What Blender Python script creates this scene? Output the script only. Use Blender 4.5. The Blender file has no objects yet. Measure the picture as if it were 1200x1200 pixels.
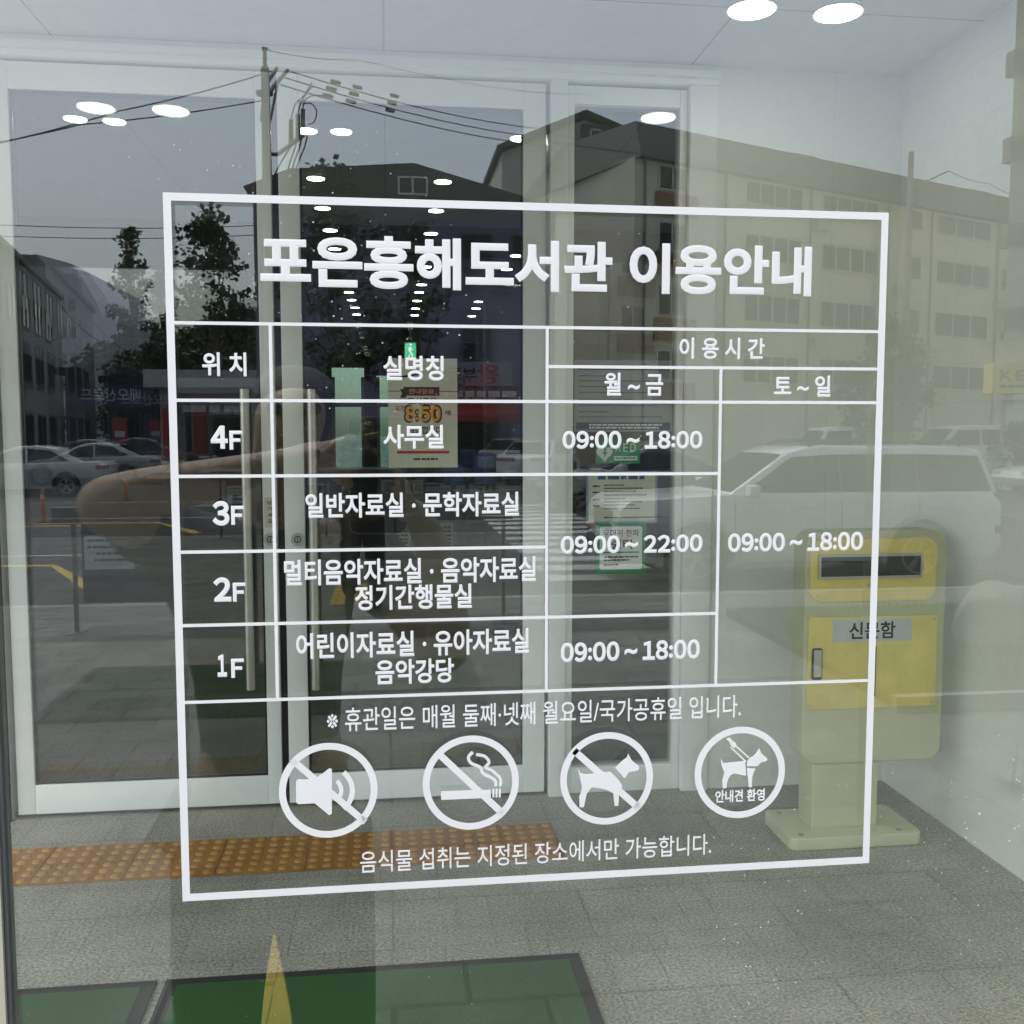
import bpy, bmesh, math, random
from mathutils import Vector, Matrix

random.seed(7)
S = bpy.context.scene
COL = S.collection
Rd = math.radians

# ------------------------------------------------------------------ camera, sky, sun, exposure
F = 1170.0                      # focal length in pixels of a 1200 px frame
YAW, PITCH, CD, CH = Rd(7.07), Rd(4.7), 0.70, 1.5
cam_d = bpy.data.cameras.new('camera'); cam = bpy.data.objects.new('camera', cam_d); COL.objects.link(cam)
cam_d.sensor_width = 36; cam_d.lens = 36 * F / 1200; cam_d.clip_start = 0.02; cam_d.clip_end = 3000
cam.location = (0, -CD, CH); cam.rotation_euler = (Rd(90) - PITCH, 0, -YAW)
S.camera = cam

W = bpy.data.worlds.new('World'); S.world = W; W.use_nodes = True
wn, wl = W.node_tree.nodes, W.node_tree.links
SUN_EL, SUN_AZ = 55, 222        # azimuth clockwise from +y
sky = wn.new('ShaderNodeTexSky'); sky.sky_type = 'NISHITA'; sky.sun_disc = False
sky.sun_elevation = Rd(SUN_EL); sky.sun_rotation = Rd(SUN_AZ); sky.air_density = 1.2; sky.dust_density = 1.6
hs = wn.new('ShaderNodeHueSaturation'); hs.inputs['Saturation'].default_value = 0.62
wl.new(sky.outputs[0], hs.inputs['Color'])
# overcast: the zenith is about twice as bright as the sky low over the roofs
wtc = wn.new('ShaderNodeTexCoord'); wsx = wn.new('ShaderNodeSeparateXYZ'); wl.new(wtc.outputs['Generated'], wsx.inputs[0])
wma = wn.new('ShaderNodeMath'); wma.operation = 'MULTIPLY_ADD'; wma.use_clamp = False; wma.inputs[1].default_value = 1.0; wma.inputs[2].default_value = .40; wl.new(wsx.outputs['Z'], wma.inputs[0])
wmx = wn.new('ShaderNodeMath'); wmx.operation = 'MAXIMUM'; wmx.inputs[1].default_value = .40; wl.new(wma.outputs[0], wmx.inputs[0])
wvs = wn.new('ShaderNodeVectorMath'); wvs.operation = 'SCALE'; wl.new(hs.outputs[0], wvs.inputs[0]); wl.new(wmx.outputs[0], wvs.inputs['Scale'])
wl.new(wvs.outputs[0], wn['Background'].inputs['Color']); wn['Background'].inputs['Strength'].default_value = 0.15
sd = bpy.data.lights.new('sun', 'SUN'); sd.energy = 0.5; sd.angle = Rd(40); sd.color = (1, .97, .92)
so = bpy.data.objects.new('sun', sd); COL.objects.link(so)
_az = Rd(SUN_AZ); _d = Vector((math.sin(_az) * math.cos(Rd(SUN_EL)), math.cos(_az) * math.cos(Rd(SUN_EL)), math.sin(Rd(SUN_EL))))
so.rotation_euler = (-_d).to_track_quat('-Z', 'Y').to_euler()
S.view_settings.view_transform = 'Standard'; S.view_settings.look = 'None'
S.view_settings.exposure = 1.74; S.view_settings.gamma = 1
S.view_settings.use_curve_mapping = False
S.render.engine = 'CYCLES'
S.cycles.use_denoising = True
S.cycles.max_bounces = 10; S.cycles.diffuse_bounces = 4; S.cycles.glossy_bounces = 6; S.cycles.transparent_max_bounces = 24
S.cycles.caustics_reflective = False; S.cycles.caustics_refractive = False

# ------------------------------------------------------------------ measuring: a photo pixel (1200 px frame) to a point
_cy, _sy, _cp, _sp = math.cos(YAW), math.sin(YAW), math.cos(PITCH), math.sin(PITCH)
_RT = Vector((_cy, -_sy, 0)); _FW = Vector((_sy * _cp, _cy * _cp, -_sp)); _UP = Vector((_sy * _sp, _cy * _sp, _cp))
EYE = Vector((0, -CD, CH))
def ray(x, y): return _FW + _RT * ((x - 600) / F) + _UP * (-(y - 600) / F)
def at(x, y, Y):                # point on the plane y = Y behind (or on) the glass
    d = ray(x, y); return EYE + d * ((Y + CD) / d.y)
def R(x, y, Y):                 # street point, Y metres in front of the glass, that the pane mirrors there
    p = at(x, y, Y); return Vector((p.x, -p.y, p.z))
def gnd(x, y, z):
    d = ray(x, y); return EYE + d * ((z - CH) / d.z)
def Rg(x, y, z):
    p = gnd(x, y, z); return Vector((p.x, -p.y, p.z))

# ------------------------------------------------------------------ materials
MATS = {}
def mat(name, col, rough=.6, metal=0.0, var=.12, scale=6.0, bump=0.0, bscale=40.0, spec=.5, coat=0.0):
    if name in MATS: return MATS[name]
    m = bpy.data.materials.new(name); m.use_nodes = True; n, l = m.node_tree.nodes, m.node_tree.links
    b = n['Principled BSDF']; b.inputs['Roughness'].default_value = rough; b.inputs['Metallic'].default_value = metal
    b.inputs['Specular IOR Level'].default_value = spec; b.inputs['Coat Weight'].default_value = coat
    tc = n.new('ShaderNodeTexCoord'); nz = n.new('ShaderNodeTexNoise'); nz.inputs['Scale'].default_value = scale; nz.inputs['Detail'].default_value = 6
    l.new(tc.outputs['Object'], nz.inputs['Vector'])
    r = n.new('ShaderNodeValToRGB'); c = Vector(col)
    r.color_ramp.elements[0].position = .3; r.color_ramp.elements[1].position = .7
    r.color_ramp.elements[0].color = (*(c * (1 - var)), 1); r.color_ramp.elements[1].color = (*(c * (1 + var)), 1)
    l.new(nz.outputs['Fac'], r.inputs[0]); l.new(r.outputs[0], b.inputs['Base Color'])
    if bump:
        n2 = n.new('ShaderNodeTexNoise'); n2.inputs['Scale'].default_value = bscale; n2.inputs['Detail'].default_value = 4
        l.new(tc.outputs['Object'], n2.inputs['Vector']); bp = n.new('ShaderNodeBump'); bp.inputs['Strength'].default_value = bump; bp.inputs['Distance'].default_value = .01
        l.new(n2.outputs['Fac'], bp.inputs['Height']); l.new(bp.outputs[0], b.inputs['Normal'])
    MATS[name] = m; return m

def emit(name, col, st):
    if name in MATS: return MATS[name]
    m = bpy.data.materials.new(name); m.use_nodes = True; n, l = m.node_tree.nodes, m.node_tree.links
    b = n['Principled BSDF']; b.inputs['Base Color'].default_value = (*col, 1)
    b.inputs['Emission Color'].default_value = (*col, 1); b.inputs['Emission Strength'].default_value = st
    MATS[name] = m; return m

def glass(name, tint, f0, dust=0.0):
    m = bpy.data.materials.new(name); m.use_nodes = True; n, l = m.node_tree.nodes, m.node_tree.links
    n.remove(n['Principled BSDF']); out = n['Material Output']
    tr = n.new('ShaderNodeBsdfTransparent'); tr.inputs[0].default_value = (*tint, 1)
    gl = n.new('ShaderNodeBsdfGlossy'); gl.inputs['Roughness'].default_value = 0.0; gl.inputs['Color'].default_value = (1, 1, 1, 1)
    lw = n.new('ShaderNodeLayerWeight'); lw.inputs['Blend'].default_value = .5
    pw = n.new('ShaderNodeMath'); pw.operation = 'POWER'; pw.inputs[1].default_value = 5; l.new(lw.outputs['Facing'], pw.inputs[0])
    ml = n.new('ShaderNodeMath'); ml.operation = 'MULTIPLY_ADD'; ml.inputs[1].default_value = 1 - f0; ml.inputs[2].default_value = f0; l.new(pw.outputs[0], ml.inputs[0])
    mx = n.new('ShaderNodeMixShader'); l.new(ml.outputs[0], mx.inputs[0]); l.new(tr.outputs[0], mx.inputs[1]); l.new(gl.outputs[0], mx.inputs[2])
    last = mx
    if dust:                    # specks of dirt and a faint grimy film on the pane
        tc = n.new('ShaderNodeTexCoord')
        vo = n.new('ShaderNodeTexVoronoi'); vo.inputs['Scale'].default_value = 110; l.new(tc.outputs['Object'], vo.inputs['Vector'])
        lt = n.new('ShaderNodeMath'); lt.operation = 'LESS_THAN'; l.new(vo.outputs['Distance'], lt.inputs[0])
        nz = n.new('ShaderNodeTexNoise'); nz.inputs['Scale'].default_value = 2.2; nz.inputs['Detail'].default_value = 8; l.new(tc.outputs['Object'], nz.inputs['Vector'])
        sz = n.new('ShaderNodeMath'); sz.operation = 'MULTIPLY_ADD'; sz.inputs[1].default_value = .34; sz.inputs[2].default_value = -.150; l.new(nz.outputs['Fac'], sz.inputs[0])
        l.new(sz.outputs[0], lt.inputs[1])
        n3 = n.new('ShaderNodeTexNoise'); n3.inputs['Scale'].default_value = 5; n3.inputs['Detail'].default_value = 9; l.new(tc.outputs['Object'], n3.inputs['Vector'])
        fm = n.new('ShaderNodeMath'); fm.operation = 'MULTIPLY_ADD'; fm.inputs[1].default_value = .012; fm.inputs[2].default_value = -.0055; fm.use_clamp = True; l.new(n3.outputs['Fac'], fm.inputs[0])
        ad = n.new('ShaderNodeMath'); ad.operation = 'MULTIPLY_ADD'; ad.inputs[1].default_value = dust; l.new(lt.outputs[0], ad.inputs[0]); l.new(fm.outputs[0], ad.inputs[2])
        df = n.new('ShaderNodeBsdfDiffuse'); df.inputs[0].default_value = (.75, .75, .72, 1)
        m2 = n.new('ShaderNodeMixShader'); l.new(ad.outputs[0], m2.inputs[0]); l.new(mx.outputs[0], m2.inputs[1]); l.new(df.outputs[0], m2.inputs[2]); last = m2
    l.new(last.outputs[0], out.inputs[0]); MATS[name] = m; return m

def tiles(name, c1, c2, joint, bw, bh, mortar=.006, off=.5, rough=.75, speck=.25, sscale=350, axis='XY', bump=.25, stain=.2):
    """stone or paver units laid in the object's own x/y (or x/z) plane"""
    m = bpy.data.materials.new(name); m.use_nodes = True; n, l = m.node_tree.nodes, m.node_tree.links
    b = n['Principled BSDF']; b.inputs['Roughness'].default_value = rough
    tc = n.new('ShaderNodeTexCoord'); br = n.new('ShaderNodeTexBrick'); br.offset = off; br.squash = 1
    src = tc.outputs['Object']
    if axis != 'XY':
        sx = n.new('ShaderNodeSeparateXYZ'); cx = n.new('ShaderNodeCombineXYZ'); l.new(src, sx.inputs[0])
        l.new(sx.outputs[axis[0]], cx.inputs[0]); l.new(sx.outputs[axis[1]], cx.inputs[1]); vec = cx.outputs[0]
    else: vec = src
    l.new(vec, br.inputs['Vector'])
    br.inputs['Scale'].default_value = 1; br.inputs['Brick Width'].default_value = bw; br.inputs['Row Height'].default_value = bh
    br.inputs['Mortar Size'].default_value = mortar; br.inputs['Mortar Smooth'].default_value = .3; br.inputs['Bias'].default_value = 0
    br.inputs['Color1'].default_value = (*c1, 1); br.inputs['Color2'].default_value = (*c2, 1); br.inputs['Mortar'].default_value = (*joint, 1)
    nz = n.new('ShaderNodeTexNoise'); nz.inputs['Scale'].default_value = sscale; nz.inputs['Detail'].default_value = 2; l.new(src, nz.inputs['Vector'])
    n2 = n.new('ShaderNodeTexNoise'); n2.inputs['Scale'].default_value = 1.7; n2.inputs['Detail'].default_value = 8; n2.inputs['Roughness'].default_value = .65; l.new(src, n2.inputs['Vector'])
    def rng(o, a):
        r = n.new('ShaderNodeMapRange'); r.inputs[1].default_value = .3; r.inputs[2].default_value = .7; r.inputs[3].default_value = 1 - a; r.inputs[4].default_value = 1 + a; l.new(o, r.inputs[0]); return r.outputs[0]
    mu = n.new('ShaderNodeMath'); mu.operation = 'MULTIPLY'; l.new(rng(nz.outputs['Fac'], speck), mu.inputs[0]); l.new(rng(n2.outputs['Fac'], stain), mu.inputs[1])
    vm = n.new('ShaderNodeVectorMath'); vm.operation = 'SCALE'; l.new(br.outputs['Color'], vm.inputs[0]); l.new(mu.outputs[0], vm.inputs['Scale'])
    l.new(vm.outputs[0], b.inputs['Base Color'])
    bp = n.new('ShaderNodeBump'); bp.inputs['Strength'].default_value = bump; bp.inputs['Distance'].default_value = .006; bp.invert = True
    l.new(br.outputs['Fac'], bp.inputs['Height']); l.new(bp.outputs[0], b.inputs['Normal'])
    MATS[name] = m; return m

# ------------------------------------------------------------------ object helpers
ORG = {}
def V(*a): return Vector(a)
class MB:
    def __init__(s): s.v, s.f, s.m = [], [], []
    def add(s, vs, fs, m=0):
        k = len(s.v); s.v += [tuple(v) for v in vs]
        for f in fs: s.f.append([i + k for i in f]); s.m.append(m)
        return s
    def box(s, x0, x1, y0, y1, z0, z1, m=0):
        if x0 > x1: x0, x1 = x1, x0
        if y0 > y1: y0, y1 = y1, y0
        if z0 > z1: z0, z1 = z1, z0
        vs = [(x, y, z) for z in (z0, z1) for y in (y0, y1) for x in (x0, x1)]
        return s.add(vs, [(0, 2, 3, 1), (4, 5, 7, 6), (0, 1, 5, 4), (2, 6, 7, 3), (0, 4, 6, 2), (1, 3, 7, 5)], m)
    def prism(s, pts, off, m=0):
        pts = [Vector(p) for p in pts]; off = Vector(off); n = len(pts)
        nr = Vector((0, 0, 0))
        for i in range(n): nr += pts[i].cross(pts[(i + 1) % n])
        if nr.dot(off) > 0: pts = pts[::-1]
        return s.add(pts + [p + off for p in pts], [list(range(n)), [2 * n - 1 - i for i in range(n)]] + [(i, i + n, (i + 1) % n + n, (i + 1) % n) for i in range(n)], m)
    def tube(s, path, r, seg=8, m=0, cap=True):
        path = [Vector(p) for p in path]; n = len(path); rs = r if isinstance(r, (list, tuple)) else [r] * n
        k = len(s.v); prev = None
        for i, p in enumerate(path):
            t = (path[min(i + 1, n - 1)] - path[max(i - 1, 0)]).normalized()
            if prev is None: a = t.orthogonal().normalized()
            else:
                a = prev - t * prev.dot(t); a = a.normalized() if a.length > 1e-6 else t.orthogonal().normalized()
            prev = a; b = t.cross(a)
            for j in range(seg):
                q = 2 * math.pi * j / seg; s.v.append(tuple(p + (a * math.cos(q) + b * math.sin(q)) * rs[i]))
        for i in range(n - 1):
            for j in range(seg):
                s.f.append([k + i * seg + j, k + i * seg + (j + 1) % seg, k + (i + 1) * seg + (j + 1) % seg, k + (i + 1) * seg + j]); s.m.append(m)
        if cap:
            s.f.append([k + j for j in range(seg)][::-1]); s.m.append(m)
            s.f.append([k + (n - 1) * seg + j for j in range(seg)]); s.m.append(m)
        return s
    def cyl(s, c, ax, r, h, seg=24, m=0, r2=None):
        c = Vector(c); ax = Vector(ax).normalized(); return s.tube([c, c + ax * h], [r, r if r2 is None else r2], seg, m)
    def ring(s, c, u, w, n, r0, r1, h, seg=48, m=0):
        c, u, w, n = map(Vector, (c, u, w, n)); k = []
        for j in range(seg):
            q = 2 * math.pi * j / seg; d = u * math.cos(q) + w * math.sin(q)
            k += [c + d * r0, c + d * r1, c + d * r1 + n * h, c + d * r0 + n * h]
        fs = []
        for j in range(seg):
            a, b = 4 * j, 4 * ((j + 1) % seg)
            for i in range(4): fs.append((a + i, b + i, b + (i + 1) % 4, a + (i + 1) % 4))
        return s.add(k, fs, m)
    def build(s, name, mats, parent=None, local=False, smooth=None, bevel=None):
        me = bpy.data.meshes.new(name)
        o0 = Vector((0, 0, 0)) if (local or parent is None) else ORG.get(parent.name, Vector((0, 0, 0)))
        me.from_pydata([(v[0] - o0.x, v[1] - o0.y, v[2] - o0.z) for v in s.v], [], s.f)
        if not isinstance(mats, (list, tuple)): mats = [mats]
        for m in mats: me.materials.append(m)
        me.polygons.foreach_set('material_index', s.m)
        bm = bmesh.new(); bm.from_mesh(me); bmesh.ops.recalc_face_normals(bm, faces=bm.faces)
        if bevel:
            ed = [e for e in bm.edges if len(e.link_faces) == 2 and e.calc_face_angle(0) > .5]
            bmesh.ops.bevel(bm, geom=ed, offset=bevel, segments=3, profile=.5, affect='EDGES', clamp_overlap=True)
        bm.to_mesh(me); bm.free()
        if smooth or bevel:
            me.polygons.foreach_set('use_smooth', [True] * len(me.polygons)); me.set_sharp_from_angle(angle=Rd(smooth or 35))
        me.update(); o = bpy.data.objects.new(name, me); COL.objects.link(o)
        if parent: o.parent = parent
        ORG[o.name] = o0; return o

def tag(o, label, cat, group=None, kind=None):
    o['label'] = label; o['category'] = cat
    if group: o['group'] = group
    if kind: o['kind'] = kind
    return o
def struct(o): o['kind'] = 'structure'; return o
def thing(name, label, cat, loc=(0, 0, 0), group=None, rz=0, kind=None):
    o = bpy.data.objects.new(name, None); COL.objects.link(o); o.location = loc; o.rotation_euler = (0, 0, rz); o.empty_display_size = .2
    ORG[o.name] = Vector(loc); return tag(o, label, cat, group, kind)
def dup(root, loc, rz=0, label=None, group=None, sc=None):
    def cp(o, par):
        c = o.copy(); COL.objects.link(c)
        if par: c.parent = par
        for ch in list(o.children): cp(ch, c)
        return c
    r = cp(root, None); r.location = loc; r.rotation_euler = (0, 0, rz)
    if sc: r.scale = sc if isinstance(sc, (tuple, list)) else (sc, sc, sc)
    if label: r['label'] = label
    if group: r['group'] = group
    return r

# ------------------------------------------------------------------ lettering
_TC = {}
def glyphs(body, bold):
    k = (body, bold)
    if k not in _TC:
        c = bpy.data.curves.new('text', 'FONT'); c.body = body; c.size = 1; c.bevel_depth = max(bold, .0005); c.bevel_resolution = 0; c.resolution_u = 4
        o = bpy.data.objects.new('text', c); COL.objects.link(o); dg = bpy.context.evaluated_depsgraph_get()
        me = bpy.data.meshes.new_from_object(o.evaluated_get(dg)); vs = [v.co.copy() for v in me.vertices]; fs = [tuple(p.vertices) for p in me.polygons]
        bpy.data.objects.remove(o); bpy.data.curves.remove(c); bpy.data.meshes.remove(me)
        x0 = min(v.x for v in vs); x1 = max(v.x for v in vs); y0 = min(v.y for v in vs); y1 = max(v.y for v in vs); zz = max(abs(v.z) for v in vs) or 1
        _TC[k] = ([V(v.x - x0, v.y - y0, v.z / zz) for v in vs], fs, x1 - x0, y1 - y0)
    return _TC[k]
def write(mb, body, o, u, w, n, wd, ht, bold=.018, th=.0004, m=0):
    """lettering that fills the box o..o+u*wd, o..o+w*ht on a face with outward normal n"""
    vs, fs, bw, bh = glyphs(body, bold); o, u, w, n = map(Vector, (o, u, w, n))
    mb.add([o + u * (v.x / bw * wd) + w * (v.y / bh * ht) + n * (v.z * th + th) for v in vs], fs, m)
def writedigits(mb, body, o, u, w, n, wd, ht, bold=.03, th=.0004, m=0):
    """digits set glyph by glyph in the wide sans face"""
    gs, x = [], 0.0
    H = glyphs('０', bold)[3]
    for ch in body:
        if ch == ' ': x += .21; continue
        g = chr(ord(ch) + 0xFEE0) if ch.isdigit() or ch.isalpha() else ch
        vs, fs, bw, bh = glyphs(g, bold); sc = 1.0; yo = 0
        if ch == ':': sc = 1.0; yo = .06
        if ch == '~': yo = (H - bh) * .45
        gs.append((vs, fs, x, yo)); x += bw + (.035 if ch != ':' else .04)
        if ch == '~': x += .02
    x -= .035; o, u, w, n = map(Vector, (o, u, w, n))
    for vs, fs, xo, yo in gs:
        mb.add([o + u * ((v.x + xo) / x * wd) + w * ((v.y + yo) / H * ht) + n * (v.z * th + th) for v in vs], fs, m)
def scribble(mb, o, u, w, n, wd, ht, th=.0003, m=0, rnd=random):
    """one line of print too fine to read: short word-length strokes"""
    x = 0; o, u, w, n = map(Vector, (o, u, w, n))
    while x < wd * .96:
        k = rnd.uniform(1.2, 3.6) * ht; k = min(k, wd - x)
        if k < ht * .3: break
        mb.prism([o + u * x, o + u * (x + k), o + u * (x + k) + w * ht, o + u * x + w * ht], n * th, m); x += k + ht * rnd.uniform(.35, .6)
UX, UZ, NY = V(1, 0, 0), V(0, 0, 1), V(0, -1, 0)     # a face that looks at the camera
MX, PY = V(-1, 0, 0), V(0, 1, 0)                      # a street face that looks back at the library

# ------------------------------------------------------------------ palette
white_alu = mat('white_aluminium', (.88, .89, .88), .35, 0, .03, 3)
white_wall = tiles('white_wall_panel', (.84, .85, .815), (.82, .83, .795), (.77, .78, .75), 2.4, .20, .002, 0, .55, .02, 40, 'YZ', .04, .06)
back_wall_m = tiles('white_back_wall', (.84, .85, .81), (.83, .84, .80), (.77, .78, .75), .9, 1.2, .002, 0, .55, .02, 40, 'XZ', .04, .06)
dark_rub = mat('black_rubber', (.015, .015, .016), .7)
vinyl = mat('white_vinyl', (.575, .57, .55), .5, 0, .02, 30)
steel = mat('brushed_steel', (.55, .54, .52), .32, 1, .08, 20)
grey_met = mat('grey_mullion_metal', (.17, .17, .16), .45, .6, .1, 8)
black = mat('black_paint', (.02, .02, .022), .5)
ink = mat('dark_ink', (.03, .03, .035), .7)
navy = mat('navy_print', (.03, .06, .14), .6)
paper = mat('white_paper', (.72, .72, .70), .7, 0, .03)
cream_paper = mat('cream_paper', (.70, .66, .52), .7, 0, .05)
green_print = mat('green_print', (.02, .26, .10), .5, 0, .05)
red_print = mat('red_print', (.45, .04, .03), .6)
orange_print = mat('orange_print', (.75, .36, .03), .6)
beige_box = mat('cream_powder_coat', (.56, .56, .38), .45, 0, .04, 5, .06, 200)
yellow_box = mat('yellow_powder_coat', (.80, .67, .24), .45, 0, .09, 9, .06, 200)
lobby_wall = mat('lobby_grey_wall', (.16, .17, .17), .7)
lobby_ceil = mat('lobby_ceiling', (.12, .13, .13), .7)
stone = tiles('facade_stone', (.42, .40, .36), (.38, .36, .33), (.2, .2, .19), .9, .6, .008, .5, .7, .1, 60, 'XZ')
front_glass = glass('front_glass', (.97, .982, .938), .078, .55)
door_glass = glass('door_glass', (.82, .86, .84), .072)
back_glass = glass('teal_back_glass', (.66, .78, .76), .05)
win_glass = mat('street_window_glass', (.022, .026, .028), .12, 0, .3, .8, spec=.3)
asphalt = mat('asphalt', (.055, .055, .057), .9, 0, .25, 3, .5, 160)
concrete = mat('concrete', (.30, .30, .29), .85, 0, .15, 2, .2, 60)
road_white = mat('road_white_paint', (.46, .46, .44), .8, 0, .3, 7)
road_yellow = mat('road_yellow_paint', (.62, .42, .04), .7, 0, .15, 9)
skin_m = mat('skin', (.43, .31, .215), .55, 0, .06, 12)

# ================================================================== THE LIBRARY
CEIL, DY, RWX, LWX = 2.93, 3.28, 2.09, -3.2      # vestibule ceiling, door line, right and left wall
floor_m = tiles('granite_floor', (.29, .282, .245), (.265, .258, .222), (.19, .184, .16), .3, .3, .0022, .5, .6, .5, 115, 'XY', .12, .30)
o = MB().box(-7, 8, -.061, 16, -.12, 0).build('floor', floor_m); struct(o)

lib = thing('library_building', 'grey stone public library whose glazed entrance porch is seen through the front glass', 'building', (0, 3.3, 0), kind='thing')
def lpart(mb, name, m, **k): return mb.build(name, m, lib, **k)
lpart(MB().box(RWX, RWX + .15, .02, DY + .12, 0, CEIL), 'porch_side_wall', white_wall)
lpart(MB().box(LWX, LWX + .4, .0, .4, 0, CEIL), 'corner_column', stone, bevel=.01)
# porch ceiling: metal panels with narrow seams
ceil_m = tiles('ceiling_panel', (.74, .75, .77), (.72, .73, .75), (.30, .31, .32), 1.2, .6, .004, 0, .45, .03, 20, 'XY', .4, .04)
lpart(MB().box(LWX, RWX, .02, DY + .1, CEIL, CEIL + .1), 'porch_ceiling', ceil_m)
# wall beside and above the doors
xp = lambda px: at(px, 600, DY).x
zp = lambda px, py: at(px, py, DY).z
X_POST2 = xp(830)
lpart(MB().box(X_POST2, RWX, DY - .03, DY + .12, 0, CEIL), 'white_wall_panel', back_wall_m)
lpart(MB().box(LWX, xp(3), DY - .03, DY + .12, 0, CEIL), 'white_wall_panel', back_wall_m)
# facade above and beside the porch, roof and lobby shell
fa = MB()
fa.box(LWX, 14, -.06, .3, 2.945, 11).box(LWX, LWX + .3, .3, 17, 3.05, 11).box(-7.2, LWX, DY, DY + .3, -.4, 11).box(RWX + .15, 14, -.06, .3, -.4, 2.945)
lpart(fa, 'facade', stone)
lpart(MB().box(-7.4, 14.2, -.2, 17, 11, 11.4), 'roof', concrete)
LB, LZ = 15.0, 2.86                               # lobby back wall and lobby ceiling
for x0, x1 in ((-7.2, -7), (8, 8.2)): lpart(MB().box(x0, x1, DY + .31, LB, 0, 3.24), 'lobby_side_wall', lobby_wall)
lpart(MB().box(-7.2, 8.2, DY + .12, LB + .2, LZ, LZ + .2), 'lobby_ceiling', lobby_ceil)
# back wall with two tall windows
wa = at(388, 430, LB), at(428, 552, LB); wb = at(441, 443, LB), at(474, 552, LB)
bw = MB(); z0b, z1b = wa[1].z, wa[0].z
bw.box(-7.2, wa[0].x, LB, LB + .2, 0, LZ).box(wa[1].x, wb[0].x, LB, LB + .2, 0, LZ).box(wb[1].x, 8.2, LB, LB + .2, 0, LZ)
bw.box(wa[0].x, wa[1].x, LB, LB + .2, 0, z0b).box(wb[0].x, wb[1].x, LB, LB + .2, 0, z0b)
bw.box(wa[0].x, wa[1].x, LB, LB + .2, z1b, LZ).box(wb[0].x, wb[1].x, LB, LB + .2, z1b - .12, LZ)
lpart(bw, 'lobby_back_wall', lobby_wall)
for a, b in (wa, wb):
    wf = MB().box(a.x, b.x, LB + .05, LB + .12, z0b, z0b + .05).box(a.x, a.x + .05, LB + .05, LB + .12, z0b + .05, z1b - .15).box(b.x - .05, b.x, LB + .05, LB + .12, z0b + .05, z1b - .15)
    wfo = lpart(wf, 'window', white_alu)
    wt = z0b + (z1b - z0b) * .62; MB().box(a.x + .05, b.x - .05, LB + .05, LB + .12, wt, wt + .06).build('transom', grey_met, wfo)
    MB().box(a.x, b.x, LB + .13, LB + .14, z0b, z1b).build('pane', back_glass, wfo)
for x0 in (-1.3, .95): lpart(MB().box(x0, x0 + .32, 9.0, 9.32, 0, LZ), 'lobby_pillar', lobby_wall)
# yard behind the lobby windows
yw = MB().box(-9, 9, 24, 24.3, -.4, 1.25).build('yard_wall', mat('yard_wall_render', (.45, .46, .46), .8)); tag(yw, 'pale garden wall in the yard behind the lobby windows', 'wall', kind='thing')

# front glazing: the big pane, its mullion, head and sill
XM = at(5, 800, 0).x - .006
fw = thing('front_window', 'large frameless glass panel carrying the white opening hours lettering', 'window', (0, 0, 0), kind='thing')
MB().box(XM + .002, RWX + .1, 0, .006, .09, 2.72).build('pane', front_glass, fw)
MB().box(XM - .05, XM, -.006, .012, 0, 2.94).build('mullion', mat('buff_joint', (.34, .32, .25), .6), fw)
MB().box(XM, RWX + .15, -.03, .06, 2.72, 2.94).build('head_rail', grey_met, fw)
lpart(MB().box(LWX + .4, XM - .06, -.03, .06, 2.61, 2.94), 'entrance_fascia', grey_met)
MB().box(XM, RWX + .15, -.03, .05, 0, .09).build('sill_rail', grey_met, fw)
MB().box(XM + .0005, XM + .003, -.003, .009, .09, 2.72).build('rubber_seal', mat('grey_seal', (.07, .07, .065), .6), fw)

# ------------------------------------------------------------------ doors and side light
FR = thing('door_frame', 'white aluminium frame and header round the two glass doors', 'door frame', (0, DY, 0), kind='thing')
Zt = zp(160, 80)                                   # top of the leaves
MB().box(xp(3), X_POST2, DY - .05, DY + .08, Zt + .012, CEIL - .001).build('header', white_alu, FR, bevel=.004)
MB().box(xp(3), X_POST2, DY - .075, DY - .051, Zt + .035, Zt + .06).build('track_cover', white_alu, FR)
MB().box(xp(642), xp(661), DY - .05, DY + .08, 0, Zt + .011).build('post', white_alu, FR, bevel=.004)
MB().box(xp(798), X_POST2 - .001, DY - .05, DY + .08, 0, Zt + .011).build('post', white_alu, FR, bevel=.004)
MB().box(xp(-8), xp(2.5), DY - .05, DY + .08, 0, Zt + .011).build('post', dark_rub, FR)
MB().box(xp(3), xp(642), DY + .0, DY + .07, .001, .012).build('threshold', mat('threshold_steel', (.2, .2, .2), .4, .8), FR)
sl = MB(); X0, X1 = xp(661.5), xp(797.5)
sl.box(X0, X0 + .03, DY - .02, DY + .05, .001, Zt).box(X1 - .03, X1, DY - .02, DY + .05, .001, Zt).box(X0 + .03, X1 - .03, DY - .02, DY + .05, .001, .11).box(X0 + .03, X1 - .03, DY - .02, DY + .05, Zt - .07, Zt)
SL = sl.build('side_light_frame', white_alu, FR, bevel=.003)
MB().box(X0 + .028, X1 - .028, DY + .01, DY + .02, .108, Zt - .068).build('pane', door_glass, SL)

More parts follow.
